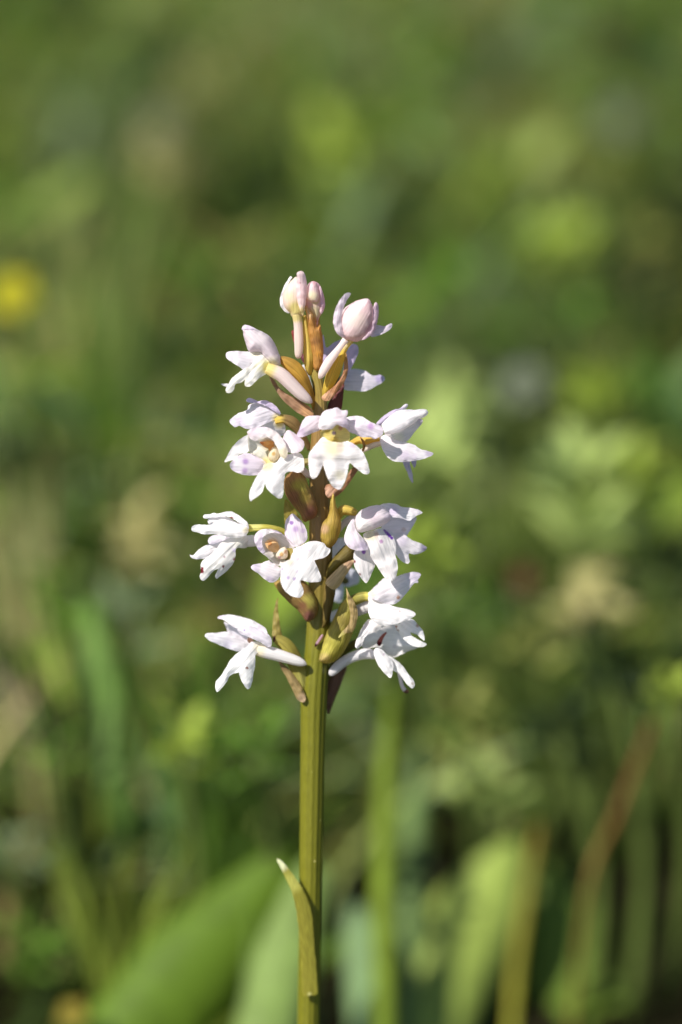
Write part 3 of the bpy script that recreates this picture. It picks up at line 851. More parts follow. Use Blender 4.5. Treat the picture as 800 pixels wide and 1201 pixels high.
sheet(f, 'petal', cC, [(248, 283), (190, 280), (120, 278), (75, 288), (65, 315), (85, 345), (130, 375), (175, 405), (215, 425), (275, 395), (310, 350), (290, 295)], -2.2, gx=.15, gz=.5, b=.5, col=(236, 228, 238), wav=.2)
sheet(f, 'lip', cC, [(245, 290), (330, 268), (375, 325), (405, 360), (395, 440), (375, 462), (335, 485), (300, 515), (260, 552), (222, 554), (213, 520), (240, 470), (243, 482), (190, 522), (142, 536), (132, 570), (110, 602), (75, 607), (65, 575), (85, 540), (110, 495), (150, 460), (200, 425), (262, 392), (285, 340)], -3.0, gx=.2, gz=.35, b=.9, col=(244, 240, 232), spots=[(390, 400, 60, (234, 222, 140)), (300, 300, 40, (246, 240, 214)), (320, 400, 40, (244, 238, 210))], wav=.25)
sheet(f, 'lip_tip', cC, [(28, 538), (75, 532), (95, 545), (75, 558)], -3.0, b=.2, gz=.1, col=WH)
tube(f, 'spur', cC, [(385, 410, 40), (430, 430, 50), (500, 465, 54), (580, 540, 52), (650, 610, 47), (700, 652, 36), (728, 674, 20), (740, 684, 5)], -3.2, col=(236, 220, 218), spots=[(400, 420, 60, (234, 220, 150))])
sheet(orchid, 'bract', cC, [(405, 485), (440, 500), (480, 560), (540, 610), (620, 650), (700, 700), (745, 740), (745, 795), (680, 790), (600, 740), (520, 670), (460, 590)], -1.2, gx=.05, gz=.4, b=.6, col=(140, 104, 80), spots=[(700, 750, 60, (176, 130, 92))], mat=M_BRACT)

# --- flower at the left edge, half hidden
f = flower(cD, [(490, 285, 22, -1.5), (560, 265, 36, -1.2), (630, 290, 50, -.8), (690, 350, 44, -.4), (740, 440, 30, 0), (790, 520, 22, .5)], 0, col=(140, 112, 70), spots=[(510, 280, 50, (214, 184, 90))])
sheet(f, 'sepal', cD, [(103, 287), (120, 260), (180, 215), (250, 190), (265, 150), (300, 130), (360, 125), (420, 150), (480, 190), (532, 220), (522, 250), (470, 280), (400, 310), (330, 340), (250, 350), (190, 325), (150, 336), (128, 320)], -1.8, gx=.2, gz=.6, b=.7, col=(238, 230, 242), spots=[(510, 260, 50, (232, 214, 150)), (200, 290, 60, LIL)], wav=.2)
sheet(f, 'petal', cD, [(246, 103), (270, 84), (310, 95), (350, 112), (400, 104), (450, 120), (500, 155), (530, 195), (538, 225), (480, 195), (420, 155), (360, 132), (310, 127), (262, 123)], -1.6, gz=.3, gx=.1, b=.5, col=(206, 190, 222))
sheet(f, 'petal', cD, [(300, 345), (400, 300), (480, 272), (545, 285), (580, 330), (570, 400), (500, 410), (420, 370), (350, 370)], -.9, gz=-.5, gx=.1, b=.4, col=(232, 226, 226), spots=[(530, 300, 50, (226, 206, 140))])
sheet(f, 'sepal', cD, [(62, 632), (85, 580), (130, 500), (190, 440), (260, 398), (290, 405), (290, 480), (260, 550), (190, 565), (165, 597), (120, 617)], -.6, gz=.2, gx=-.4, b=-.5, col=(228, 224, 226))
# --- open flower in front of it, with an orange throat
f = flower(cD, [(470, 600, 40, -3), (560, 620, 42, -1.5), (640, 640, 40, -.5), (720, 640, 34, .2), (800, 620, 25, .6)], 0, col=(176, 160, 110))
sheet(f, 'hood', cD, [(256, 372), (300, 343), (380, 330), (450, 345), (515, 385), (565, 445), (590, 500), (600, 560), (575, 605), (535, 575), (503, 495), (460, 435), (400, 420), (330, 450), (290, 440), (265, 405)], -5.4, gx=.1, gz=.4, b=.8, col=(240, 232, 234), spots=[(300, 360, 80, (226, 210, 224)), (380, 340, 60, (226, 212, 224)), (560, 560, 60, (240, 230, 200))])
sheet(f, 'petal', cD, [(262, 400), (330, 425), (420, 415), (490, 440), (545, 520), (550, 590), (500, 650), (440, 660), (400, 640), (340, 585), (275, 550), (262, 480)], -4.6, gx=-.1, gz=.1, b=-1.6, dome=True, col=(236, 234, 222), spots=[(425, 475, 50, (230, 190, 140)), (470, 540, 60, (228, 208, 150)), (420, 640, 60, (240, 228, 160))])
body(f, 'column', cD, [(440, 540), (470, 500), (515, 510), (535, 560), (520, 610), (480, 635), (445, 620), (430, 580)], -3.8, thick=.9, col=(234, 222, 190), spots=[(480, 560, 20, (214, 180, 120))])
sheet(f, 'pollinia', cD, [(362, 462), (400, 456), (440, 450), (478, 458), (480, 515), (445, 540), (425, 510), (390, 495)], -3.9, gz=.1, b=.4, col=(224, 160, 92), spots=[(430, 470, 20, (232, 180, 110)), (380, 470, 18, (206, 130, 80))])
sheet(f, 'sepal', cD, [(105, 660), (128, 618), (190, 572), (250, 556), (310, 568), (370, 600), (412, 640), (392, 690), (350, 738), (270, 747), (190, 732), (128, 702)], -4.6, gx=.2, gz=.35, b=.6, col=(226, 212, 230), spots=[(240, 628, 30, (184, 152, 204)), (235, 705, 30, (192, 164, 208)), (180, 660, 40, (232, 226, 234))])
sheet(f, 'sepal', cD, [(558, 430), (580, 380), (610, 358), (660, 388), (700, 418), (737, 460), (737, 510), (700, 547), (640, 557), (590, 540), (568, 490)], -4.4, gx=-.1, gz=.5, b=.8, col=(226, 210, 224), spots=[(640, 520, 50, (240, 234, 240)), (690, 420, 40, (212, 192, 216))])
sheet(f, 'lip', cD, [(400, 650), (440, 640), (500, 638), (540, 590), (580, 573), (640, 560), (700, 553), (732, 590), (742, 650), (732, 702), (690, 722), (640, 712), (592, 722), (572, 760), (567, 830), (562, 910), (542, 942), (510, 937), (460, 897), (420, 852), (408, 815), (385, 882), (350, 922), (312, 947), (283, 967), (273, 920), (280, 870), (310, 800), (340, 745), (380, 700)], -6.2, gx=.15, gz=.55, b=1.0, col=(244, 242, 246), spots=[(430, 670, 60, (242, 236, 190)), (600, 580, 14, LIL)], wav=.3)
tube(f, 'spur', cE, [(0, 560, 25, -2), (50, 590, 36, -1), (110, 635, 36, -.5), (160, 672, 28, -.5), (190, 690, 8, -.5)], -1, col=(238, 222, 214))

# --- flower facing the viewer at the middle of the spike
f = flower(cE, [(390, 330, 60, -4), (380, 400, 60, -2.5), (330, 450, 55, -1), (280, 480, 40, 0)], 0, col=(176, 154, 84))
sheet(f, 'hood', cE, [(243, 272), (250, 210), (270, 150), (300, 120), (360, 105), (400, 93), (440, 118), (492, 118), (492, 150), (482, 190), (505, 240), (512, 300), (480, 272), (440, 258), (400, 240), (360, 275), (300, 283)], -6.2, gx=.15, gz=.5, b=1.6, col=(230, 218, 230), spots=[(320, 235, 70, (242, 238, 244)), (480, 240, 60, (214, 200, 222)), (410, 265, 18, (190, 150, 110))], wav=.35)  # lilac patch on the right paints the shade of the inner side
sheet(f, 'sepal', cE, [(62, 332), (80, 280), (108, 210), (150, 168), (220, 163), (268, 170), (275, 220), (255, 285), (190, 312), (110, 347)], -5.0, gx=.1, gz=.2, b=.7, col=(226, 212, 226), spots=[(90, 300, 50, (212, 192, 220))])
sheet(f, 'sepal', cE, [(480, 182), (560, 166), (620, 173), (690, 218), (740, 238), (782, 260), (797, 310), (772, 342), (720, 362), (680, 347), (610, 347), (560, 322), (510, 302), (480, 240)], -5.0, gx=-.15, gz=.3, b=.7, col=(226, 214, 230), spots=[(690, 255, 34, (196, 160, 206)), (620, 200, 50, (238, 232, 240))], wav=.3)
sheet(f, 'throat', cE, [(262, 300), (300, 270), (360, 255), (420, 235), (480, 255), (512, 310), (505, 380), (470, 410), (420, 420), (330, 400), (275, 360)], -5.9, gx=0, gz=.2, b=-.7, dome=True, col=(222, 206, 130), spots=[(375, 312, 22, (120, 104, 110)), (320, 300, 30, (206, 184, 96)), (380, 375, 40, (206, 180, 90)), (430, 270, 22, (200, 150, 110))])  # grey spot paints the shade inside the small opening
sheet(f, 'lip', cE, [(282, 345), (330, 375), (420, 392), (490, 380), (550, 408), (610, 458), (647, 520), (672, 600), (680, 652), (640, 663), (590, 632), (550, 600), (512, 568), (497, 620), (482, 690), (452, 762), (420, 793), (370, 772), (330, 712), (305, 650), (290, 600), (280, 588), (260, 632), (235, 682), (200, 702), (180, 692), (168, 640), (158, 560), (163, 490), (190, 448), (240, 388)], -6.8, gx=.12, gz=.45, b=1.2, col=(240, 236, 238), spots=[(360, 430, 90, (242, 234, 190)), (430, 440, 40, (236, 218, 200)), (205, 500, 30, (214, 204, 216)), (530, 420, 30, (222, 206, 226)), (430, 670, 50, (240, 234, 214)), (410, 760, 40, (226, 220, 226))], wav=.35)

# --- flower facing right
f = flower(cF, [(240, 390, 30, -1), (180, 400, 28, -1), (110, 410, 40, -1), (60, 405, 36, -.8), (0, 430, 30, -.4), (-110, 500, 24, 0), (-250, 560, 20, .3)], 0, col=(196, 160, 76))
sheet(f, 'sepal', cF, [(213, 252), (260, 200), (320, 153), (380, 123), (430, 112), (480, 73), (507, 75), (502, 100), (470, 127), (420, 140), (350, 180), (300, 225), (268, 265), (240, 278)], .2, gx=.1, gz=.3, b=.5, col=(198, 184, 214), spots=[(485, 85, 40, (224, 214, 230))])
sheet(f, 'petal', cF, [(290, 350), (370, 335), (430, 315), (500, 275), (560, 235), (620, 210), (647, 220), (642, 250), (600, 300), (560, 350), (510, 412), (480, 427), (420, 417), (345, 395)], -.5, gx=.1, gz=-.5, b=.5, col=(228, 218, 220), spots=[(420, 390, 60, (238, 230, 210)), (630, 230, 50, (206, 192, 204))])  # inner side, its shade put into the dull beige tone
sheet(f, 'hood', cF, [(262, 262), (300, 218), (350, 173), (420, 130), (500, 122), (580, 125), (650, 117), (690, 130), (697, 155), (670, 187), (620, 212), (560, 252), (500, 292), (430, 332), (370, 347), (300, 352), (272, 310)], -1.6, gx=.1, gz=.7, b=1.2, dome=True, col=(242, 238, 242))
sheet(f, 'sepal', cF, [(252, 390), (285, 358), (330, 378), (400, 410), (480, 427), (560, 450), (620, 490), (700, 513), (743, 530), (737, 552), (690, 572), (640, 592), (560, 602), (480, 614), (420, 614), (360, 602), (308, 560), (273, 500), (252, 440)], -1.8, gx=.15, gz=.7, b=.9, col=(236, 230, 238), spots=[(480, 560, 60, (212, 198, 220)), (710, 530, 50, (206, 192, 216)), (560, 570, 40, (218, 206, 224))])
sheet(f, 'lip', cF, [(455, 600), (520, 600), (532, 660), (552, 740), (554, 812), (530, 782), (500, 710)], .5, gx=-.2, gz=-.2, b=.3, col=(190, 180, 206))
sheet(f, 'lip', cF, [(535, 595), (585, 595), (583, 640), (568, 668), (548, 640)], .8, gz=-.1, b=.2, col=(176, 166, 196))
tube(f, 'spur', cF, [(300, 400, 34), (255, 420, 42), (190, 448, 36), (130, 480, 28), (80, 510, 20), (40, 535, 8)], -.5, col=(238, 226, 210))
tube(orchid, 'bract', cF, [(62, 385, 8, -1.8), (90, 430, 11, -2.2), (95, 480, 12, -2), (60, 550, 13, -1.6), (0, 660, 22, -1.4)], -1.8, col=(170, 124, 70), mat=M_BRACT)

# --- bracts round the middle of the stem
sheet(orchid, 'bract', cE, [(590, 590), (540, 605), (500, 655), (470, 735), (430, 790), (340, 745), (300, 775), (300, 830), (340, 870), (400, 850), (470, 790), (540, 690), (590, 615)], -1.5, gx=.3, gz=.1, b=.7, col=(140, 96, 68), spots=[(340, 810, 50, (196, 150, 126))], mat=M_BRACT)
b1 = sheet(orchid, 'bract', cL, [(153, 110), (175, 45), (240, 10), (310, 50), (350, 140), (392, 230), (414, 320), (402, 372), (350, 402), (308, 412), (278, 350), (218, 280), (168, 200)], -2.6, gx=.1, gz=-.1, b=1.6, dome=True, col=(132, 96, 58), spots=[(280, 140, 70, (150, 134, 62)), (230, 220, 70, (124, 82, 58)), (370, 340, 60, (128, 80, 64)), (320, 220, 50, (146, 120, 56))], mat=M_BRACT)
sheet(orchid, 'bract', cL, [(160, 240), (205, 270), (262, 350), (295, 405), (330, 500), (300, 560), (250, 470), (200, 420), (158, 420)], 0.5, gx=.1, gz=0, b=.6, col=(128, 112, 50), mat=M_BRACT)
body(orchid, 'bract', cL, [(525, 188), (548, 195), (558, 270), (580, 340), (602, 420), (592, 500), (562, 570), (525, 612), (480, 610), (445, 560), (438, 500), (458, 420), (498, 370), (514, 280)], -2.2, thick=1.3, col=(160, 132, 62), spots=[(520, 500, 60, (150, 126, 52)), (470, 470, 40, (176, 140, 104)), (545, 220, 60, (176, 150, 76))], mat=M_BRACT)
body(orchid, 'ovary', cL, [(490, 760), (560, 670), (640, 590), (705, 620), (705, 690), (640, 745), (560, 800), (505, 860), (475, 840)], -1.0, thick=1.6, col=(104, 88, 42), spots=[(540, 760, 50, (124, 108, 50))], mat=M_BRACT)
sheet(orchid, 'bract', cL, [(480, 895), (500, 850), (560, 790), (620, 738), (685, 712), (702, 725), (680, 770), (640, 830), (592, 912), (540, 945)], -2.2, gx=.2, gz=.2, b=.7, col=(184, 156, 120), spots=[(660, 740, 40, (160, 126, 100))], mat=M_BRACT, wav=.25)
body(orchid, 'bract', cL, [(470, 900), (552, 940), (545, 1020), (518, 1150), (490, 1230), (440, 1240), (450, 1050)], -.9, thick=1.0, col=(112, 92, 46), mat=M_BRACT)
sheet(orchid, 'bract', cM, [(78, 88), (150, 60), (230, 50), (310, 70), (380, 170), (416, 260), (413, 332), (378, 378), (330, 392), (268, 312), (180, 232), (108, 152)], -2.0, gx=.05, gz=.1, b=1.4, dome=True, col=(130, 100, 58), spots=[(350, 230, 60, (164, 148, 72)), (350, 350, 50, (116, 72, 62)), (300, 270, 40, (124, 84, 58)), (100, 110, 50, (158, 128, 70))], mat=M_BRACT)

# --- flower behind the stem, its shade put into the blue-grey petal colours
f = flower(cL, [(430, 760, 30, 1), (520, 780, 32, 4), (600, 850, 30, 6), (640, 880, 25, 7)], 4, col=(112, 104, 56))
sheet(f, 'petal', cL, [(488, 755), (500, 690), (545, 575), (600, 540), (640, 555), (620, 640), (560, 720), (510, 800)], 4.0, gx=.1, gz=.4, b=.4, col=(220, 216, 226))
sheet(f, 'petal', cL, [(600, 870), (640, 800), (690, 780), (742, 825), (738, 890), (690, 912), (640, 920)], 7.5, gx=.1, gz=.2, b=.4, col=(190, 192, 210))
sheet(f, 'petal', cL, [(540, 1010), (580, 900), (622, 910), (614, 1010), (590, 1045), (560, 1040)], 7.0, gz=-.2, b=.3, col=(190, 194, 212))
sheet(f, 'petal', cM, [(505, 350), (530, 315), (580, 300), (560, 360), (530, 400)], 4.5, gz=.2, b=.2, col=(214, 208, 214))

# --- flower at the far left, seen from its side
f = flower(cG, [(590, 232, 26, -2), (620, 235, 33, -2), (690, 230, 30, -2), (760, 232, 33, -1.8), (850, 245, 35, -1.4), (930, 270, 34, -.8), (1020, 320, 30, -.3), (1150, 420, 26, 0), (1220, 500, 20, 0)], 0, col=(190, 176, 82), spots=[(680, 230, 60, (214, 204, 130))])
sheet(f, 'sepal', cG, [(232, 352), (260, 310), (320, 298), (400, 308), (445, 332), (400, 362), (330, 382), (270, 392), (240, 382)], -1.0, gx=.1, gz=.5, b=.4, col=(224, 216, 232))
sheet(f, 'petal', cG, [(228, 167), (258, 140), (340, 128), (420, 133), (480, 165), (545, 200), (592, 235), (560, 270), (480, 255), (400, 210), (300, 195), (250, 202)], -1.8, gx=.1, gz=.4, b=.6, col=(240, 236, 240))
sheet(f, 'hood', cG, [(188, 132), (200, 109), (260, 103), (285, 92), (330, 100), (390, 82), (450, 79), (502, 103), (562, 148), (607, 190), (612, 245), (550, 210), (495, 165), (420, 130), (350, 131), (280, 136), (210, 147)], -2.2, gx=.05, gz=.7, b=.7, col=(240, 237, 242), spots=[(450, 148, 26, (130, 30, 40))])
sheet(f, 'sepal', cG, [(76, 242), (95, 210), (150, 201), (220, 205), (270, 198), (310, 165), (370, 150), (430, 163), (500, 188), (560, 210), (607, 240), (600, 292), (540, 322), (450, 328), (370, 306), (280, 291), (200, 294), (140, 277), (90, 267)], -3.4, gx=.1, gz=.45, b=1.0, col=(246, 244, 246), spots=[(590, 250, 40, (240, 230, 200))])
sheet(f, 'lip', cG, [(60, 484), (92, 489), (130, 450), (170, 418), (230, 390), (300, 383), (370, 350), (400, 380), (350, 440), (290, 480), (220, 512), (160, 527), (88, 520)], -2.6, gx=.15, gz=.4, b=.6, col=(236, 232, 238), wav=.25)
sheet(f, 'lip', cG, [(360, 368), (420, 333), (500, 322), (598, 300), (598, 418), (502, 422), (492, 490), (477, 552), (442, 602), (392, 652), (342, 692), (310, 710), (300, 680), (326, 618), (280, 642), (245, 682), (205, 724), (175, 727), (153, 690), (167, 640), (163, 580), (190, 530), (250, 490), (310, 430)], -3.4, gx=.2, gz=.25, b=1.1, col=(234, 231, 230), spots=[(172, 640, 26, (110, 20, 34)), (178, 615, 18, (120, 26, 38)), (375, 595, 15, (120, 50, 56)), (386, 505, 14, (176, 150, 160)), (480, 530, 16, (150, 100, 100)), (480, 440, 24, (206, 194, 224)), (540, 370, 80, (240, 236, 226))], wav=.3)
tube(f, 'spur', cG, [(560, 360, 52, -2.4), (620, 357, 55, -2), (680, 352, 54, -1.6), (760, 345, 50, -1), (840, 345, 46, -.4), (900, 350, 30, 0), (930, 352, 8, 0)], -2, col=(244, 242, 242))

# --- white star flower in front of the stem
f = flower(cH, [(390, 400, 55, -4.2), (450, 420, 55, -3), (520, 470, 48, -1.8), (580, 540, 40, -1), (620, 640, 30, -.4)], 0, col=(150, 132, 70))
sheet(f, 'hood', cH, [(100, 280), (110, 228), (160, 193), (230, 188), (300, 203), (352, 238), (402, 288), (435, 330), (445, 372), (405, 442), (345, 482), (310, 502), (250, 462), (198, 420), (150, 382), (118, 332)], -5.6, gx=-.1, gz=-.1, b=-2.6, dome=True, col=(238, 234, 236), spots=[(250, 320, 60, (232, 190, 140)), (320, 400, 60, (238, 224, 190)), (395, 430, 22, (150, 124, 70))])  # spot low on the right paints the dark of the throat hole
sheet(f, 'sepal', cH, [(97, 280), (108, 225), (160, 190), (235, 186), (300, 203), (330, 225), (250, 218), (190, 240), (165, 275), (165, 320), (190, 375), (160, 388), (118, 340)], -6.0, gx=.1, gz=.2, b=.3, col=(218, 206, 226), spots=[(220, 225, 50, (240, 236, 240)), (140, 350, 14, (180, 160, 206))])
sheet(f, 'pollinia', cH, [(190, 300), (230, 278), (280, 288), (310, 330), (300, 368), (262, 385), (220, 360), (198, 335)], -3.9, gx=.1, b=.4, col=(238, 198, 146), spots=[(230, 310, 24, (222, 160, 100)), (285, 340, 20, (232, 190, 130))])
body(f, 'column', cH, [(282, 400), (315, 355), (358, 338), (382, 380), (374, 430), (325, 444), (290, 432)], -4.4, thick=.9, col=(236, 226, 206), spots=[(330, 400, 24, (206, 170, 120)), (365, 380, 18, (196, 160, 130)), (310, 430, 16, (200, 160, 170))])
sheet(f, 'sepal', cH, [(358, 190), (363, 120), (390, 78), (425, 53), (462, 83), (502, 120), (532, 170), (547, 220), (542, 282), (490, 322), (430, 337), (388, 290), (358, 240)], -4.6, gx=-.1, gz=.3, b=.6, col=(222, 208, 226), spots=[(414, 132, 20, (150, 112, 184)), (450, 185, 30, (186, 158, 204)), (465, 290, 50, (232, 226, 232)), (510, 200, 24, (200, 178, 212))])
sheet(f, 'sepal', cH, [(67, 512), (88, 488), (150, 478), (200, 458), (228, 453), (282, 488), (320, 520), (325, 572), (292, 622), (240, 642), (188, 617), (138, 570), (88, 536)], -5.2, gx=.15, gz=.3, b=.6, col=(232, 224, 234), spots=[(100, 510, 50, (216, 202, 226)), (230, 620, 40, (214, 200, 226))])
sheet(f, 'lip', cH, [(325, 492), (390, 455), (425, 400), (440, 350), (490, 328), (560, 293), (630, 288), (692, 308), (712, 338), (743, 355), (737, 392), (690, 432), (612, 452), (632, 500), (662, 580), (668, 622), (642, 637), (560, 637), (500, 622), (492, 645), (512, 690), (513, 740), (482, 770), (430, 762), (378, 732), (338, 682), (320, 620), (323, 550)], -6.8, gx=.2, gz=.55, b=.9, col=(246, 244, 247), spots=[(385, 600, 18, (202, 182, 222)), (440, 610, 18, (202, 182, 222)), (490, 348, 24, (220, 206, 230)), (335, 530, 16, (210, 194, 226)), (560, 365, 14, (224, 212, 232)), (465, 548, 18, (228, 218, 236)), (465, 440, 16, (230, 222, 236)), (390, 460, 36, (244, 236, 206))], wav=.3)

# --- flower on the right with a purple-streaked lip
f = flower(cI, [(170, 160, 24, -1), (120, 142, 36, -1), (60, 132, 40, -1), (20, 165, 36, -.8), (-10, 240, 30, -.5), (-60, 330, 26, 0)], 0, col=(184, 156, 72))
tube(f, 'spur', cI, [(170, 200, 30, 0), (110, 215, 32, .4), (60, 250, 28, .8), (20, 300, 20, 1.2), (0, 330, 6, 1.5)], 0, col=(226, 218, 212))
sheet(f, 'petal', cI, [(380, 280), (440, 205), (500, 182), (560, 195), (615, 215), (678, 193), (662, 250), (622, 312), (585, 355), (500, 345), (430, 330)], .2, gx=.15, gz=-.1, b=-.6, col=(222, 212, 226), spots=[(570, 300, 24, (206, 186, 190))])  # lilac grey tone holds the shade inside the flower
sheet(f, 'sepal', cI, [(368, 90), (440, 73), (510, 83), (560, 105), (640, 116), (700, 133), (730, 155), (690, 177), (652, 202), (617, 224), (560, 205), (500, 195), (450, 195), (430, 150), (405, 115)], -1.0, gx=.1, gz=.7, b=.5, col=(232, 224, 234), spots=[(480, 140, 50, (206, 192, 220)), (620, 190, 40, (240, 236, 242))], wav=.2)
sheet(f, 'lip', cI, [(420, 312), (500, 330), (580, 345), (640, 388), (720, 418), (768, 455), (732, 492), (662, 512), (612, 505), (622, 575), (592, 588), (540, 557), (500, 500), (470, 400)], -1.2, gx=.15, gz=.2, b=.7, col=(226, 219, 228), spots=[(560, 400, 50, (204, 194, 214)), (745, 455, 34, (170, 158, 186))], wav=.25)
sheet(f, 'lip', cI, [(150, 482), (220, 467), (275, 470), (325, 540), (329, 600), (303, 660), (272, 732), (248, 755), (208, 712), (168, 650), (147, 590)], -3.0, gx=.2, gz=.3, b=.6, col=(234, 229, 232), spots=[(230, 490, 22, VIO), (198, 682, 12, (130, 60, 60)), (150, 572, 16, (130, 50, 56))])
sheet(f, 'lip', cI, [(225, 340), (310, 305), (390, 285), (455, 325), (495, 390), (505, 450), (502, 520), (518, 580), (518, 650), (497, 722), (460, 743), (418, 722), (388, 680), (348, 620), (308, 560), (265, 480), (255, 420)], -3.2, gx=.25, gz=.35, b=1.1, col=(238, 233, 234), spots=[(410, 308, 15, VIO), (424, 324, 16, VIO), (438, 340, 17, (120, 70, 176)), (453, 355, 18, (120, 70, 176)), (468, 370, 17, (120, 70, 176)), (380, 400, 20, (190, 150, 190)), (290, 350, 60, (232, 220, 186)), (340, 340, 24, (224, 196, 180)), (430, 650, 50, (216, 210, 212))], wav=.3)
sheet(f, 'petal', cI, [(148, 200), (155, 260), (172, 310), (222, 368), (262, 428), (268, 467), (220, 478), (150, 473), (93, 442), (63, 380), (78, 310), (110, 238)], -3.8, gx=.1, gz=.35, b=1.0, col=(234, 224, 236), spots=[(220, 440, 50, (214, 198, 226)), (130, 420, 50, (226, 212, 232))])
sheet(f, 'hood', cI, [(157, 195), (200, 140), (270, 105), (350, 90), (402, 110), (442, 150), (463, 190), (442, 232), (390, 267), (320, 297), (250, 317), (190, 322), (163, 280)], -2.6, gx=.15, gz=.5, b=2.0, dome=True, col=(238, 226, 234), spots=[(300, 195, 80, (230, 210, 222)), (230, 270, 80, (242, 236, 236)), (430, 200, 40, (230, 214, 228))])

# --- right flower lower down, seen from behind
f = flower(cJ, [(325, 262, 30, -1.6), (270, 268, 38, -1.5), (210, 290, 40, -1), (150, 340, 36, -.4), (80, 430, 30, 0), (20, 520, 24, 0)], 0, col=(136, 126, 60), spots=[(320, 260, 34, (206, 190, 96))])
tube(f, 'spur', cJ, [(350, 330, 50, -1), (290, 350, 46, -.6), (230, 378, 40, 0), (170, 410, 34, .5), (110, 450, 26, 1), (80, 470, 8, 1.2)], 0, col=(226, 222, 226), spots=[(270, 385, 14, (246, 244, 246))])
sheet(f, 'lip', cJ, [(560, 475), (600, 450), (655, 440), (700, 480), (742, 540), (754, 608), (728, 592), (690, 560), (650, 545), (600, 510)], -1.6, gx=.1, gz=.5, b=.5, col=(240, 237, 240), spots=[(700, 490, 18, (200, 170, 150))])
sheet(f, 'sepal', cJ, [(312, 237), (350, 200), (400, 150), (432, 123), (500, 118), (580, 90), (650, 73), (712, 78), (723, 100), (702, 135), (705, 155), (672, 162), (632, 212), (592, 262), (552, 302), (502, 328), (440, 315), (380, 297), (328, 270)], -2.2, gx=.1, gz=.35, b=.9, col=(234, 226, 234), spots=[(680, 100, 70, (208, 196, 220)), (548, 272, 18, (190, 150, 130)), (340, 240, 30, (238, 230, 190))], wav=.25)
sheet(f, 'sepal', cJ, [(318, 258), (370, 283), (440, 308), (520, 343), (600, 358), (660, 378), (684, 405), (650, 432), (580, 462), (500, 487), (430, 492), (368, 472), (328, 430), (313, 380), (315, 320)], -3.2, gx=.1, gz=.6, b=1.0, col=(244, 241, 243), spots=[(560, 380, 10, (220, 200, 200))])

# --- lowest flower on the right, gaping
f = flower(cM, [(735, 545, 22, -.6), (690, 575, 30, -.2), (620, 620, 32, .2), (560, 690, 30, .4), (520, 780, 26, .3), (480, 860, 20, 0)], 0, col=(100, 92, 40))  # ovary darkened in colour for the shadow it lies in
sheet(f, 'petal', cJ, [(262, 650), (275, 580), (330, 540), (400, 510), (470, 490), (535, 490), (565, 535), (605, 585), (655, 615), (715, 655), (620, 695), (520, 740), (480, 728), (430, 690), (370, 662), (300, 672)], -.6, gx=.1, gz=-.1, b=-1.8, dome=True, col=(230, 228, 230), spots=[(520, 655, 20, (206, 200, 208))])
sheet(f, 'sepal', cJ, [(518, 485), (590, 475), (632, 520), (655, 570), (702, 600), (768, 635), (740, 657), (680, 657), (620, 625), (570, 575)], -2.2, gx=.1, gz=.6, b=.5, col=(242, 240, 240), spots=[(530, 500, 14, (150, 110, 90)), (545, 530, 12, (150, 110, 90))])
sheet(f, 'hood', cJ, [(212, 662), (218, 610), (248, 540), (288, 470), (320, 443), (370, 458), (435, 488), (425, 512), (380, 535), (322, 558), (284, 590), (262, 648), (235, 670)], -2.4, gx=.1, gz=.6, b=.8, col=(242, 238, 240), spots=[(300, 500, 40, (228, 218, 232))])
tube(f, 'column', cJ, [(455, 545, 7), (430, 570, 12), (408, 605, 17), (400, 630, 20), (398, 650, 10)], -1.0, col=(170, 100, 90), spots=[(402, 632, 20, (96, 24, 28))])
sheet(f, 'lip', cJ, [(357, 692), (375, 666), (420, 680), (470, 728), (502, 770), (508, 830), (491, 898), (448, 872), (398, 812), (367, 750)], -3.2, gx=.1, gz=.4, b=.6, col=(243, 241, 243), spots=[(435, 715, 10, (200, 180, 200))])
sheet(f, 'lip', cJ, [(470, 728), (540, 768), (592, 820), (632, 878), (668, 920), (675, 960), (655, 982), (608, 942), (558, 872), (505, 838), (490, 780)], -2.6, gx=.1, gz=.5, b=.5, col=(240, 238, 240), spots=[(660, 945, 14, (190, 180, 170))])
tube(f, 'lip', cJ, [(545, 850, 8), (562, 900, 14), (577, 960, 15), (600, 1000, 17), (622, 1008, 14), (630, 1010, 5)], -1.6, col=(222, 216, 220), spots=[(615, 1008, 24, (120, 90, 70))])
tube(f, 'spur', cJ, [(400, 700, 25), (370, 718, 36), (280, 712, 43), (180, 742, 41), (100, 790, 40), (45, 842, 36), (20, 872, 22), (12, 882, 6)], -1.0, col=(232, 230, 234))
# its big bract in front of the stem, with a rolled edge
body(orchid, 'bract', cM, [(640, 130), (662, 180), (702, 240), (727, 310), (717, 400), (692, 480), (652, 580), (592, 670), (530, 717), (470, 722), (428, 692), (448, 610), (478, 500), (538, 380), (590, 270), (636, 205)], -2.0, thick=1.7, col=(150, 136, 62), spots=[(600, 390, 70, (128, 112, 52)), (490, 600, 60, (176, 162, 76)), (470, 690, 50, (186, 160, 100)), (560, 560, 60, (158, 146, 62))], mat=M_BRACT)
sheet(orchid, 'bract', cM, [(640, 130), (665, 180), (704, 240), (732, 310), (722, 400), (694, 470), (640, 486), (580, 520), (600, 480), (640, 440), (668, 390), (672, 320), (655, 250), (645, 190)], -4.0, gx=.3, gz=.1, b=.5, col=(154, 128, 86), spots=[(600, 500, 40, (164, 150, 84))], mat=M_BRACT)
sheet(orchid, 'bract', cM, [(515, 800), (560, 760), (645, 742), (602, 880), (552, 1000), (502, 1120), (480, 1020), (490, 880)], 1.6, gx=.2, gz=0, b=.7, col=(92, 62, 54), mat=M_BRACT)
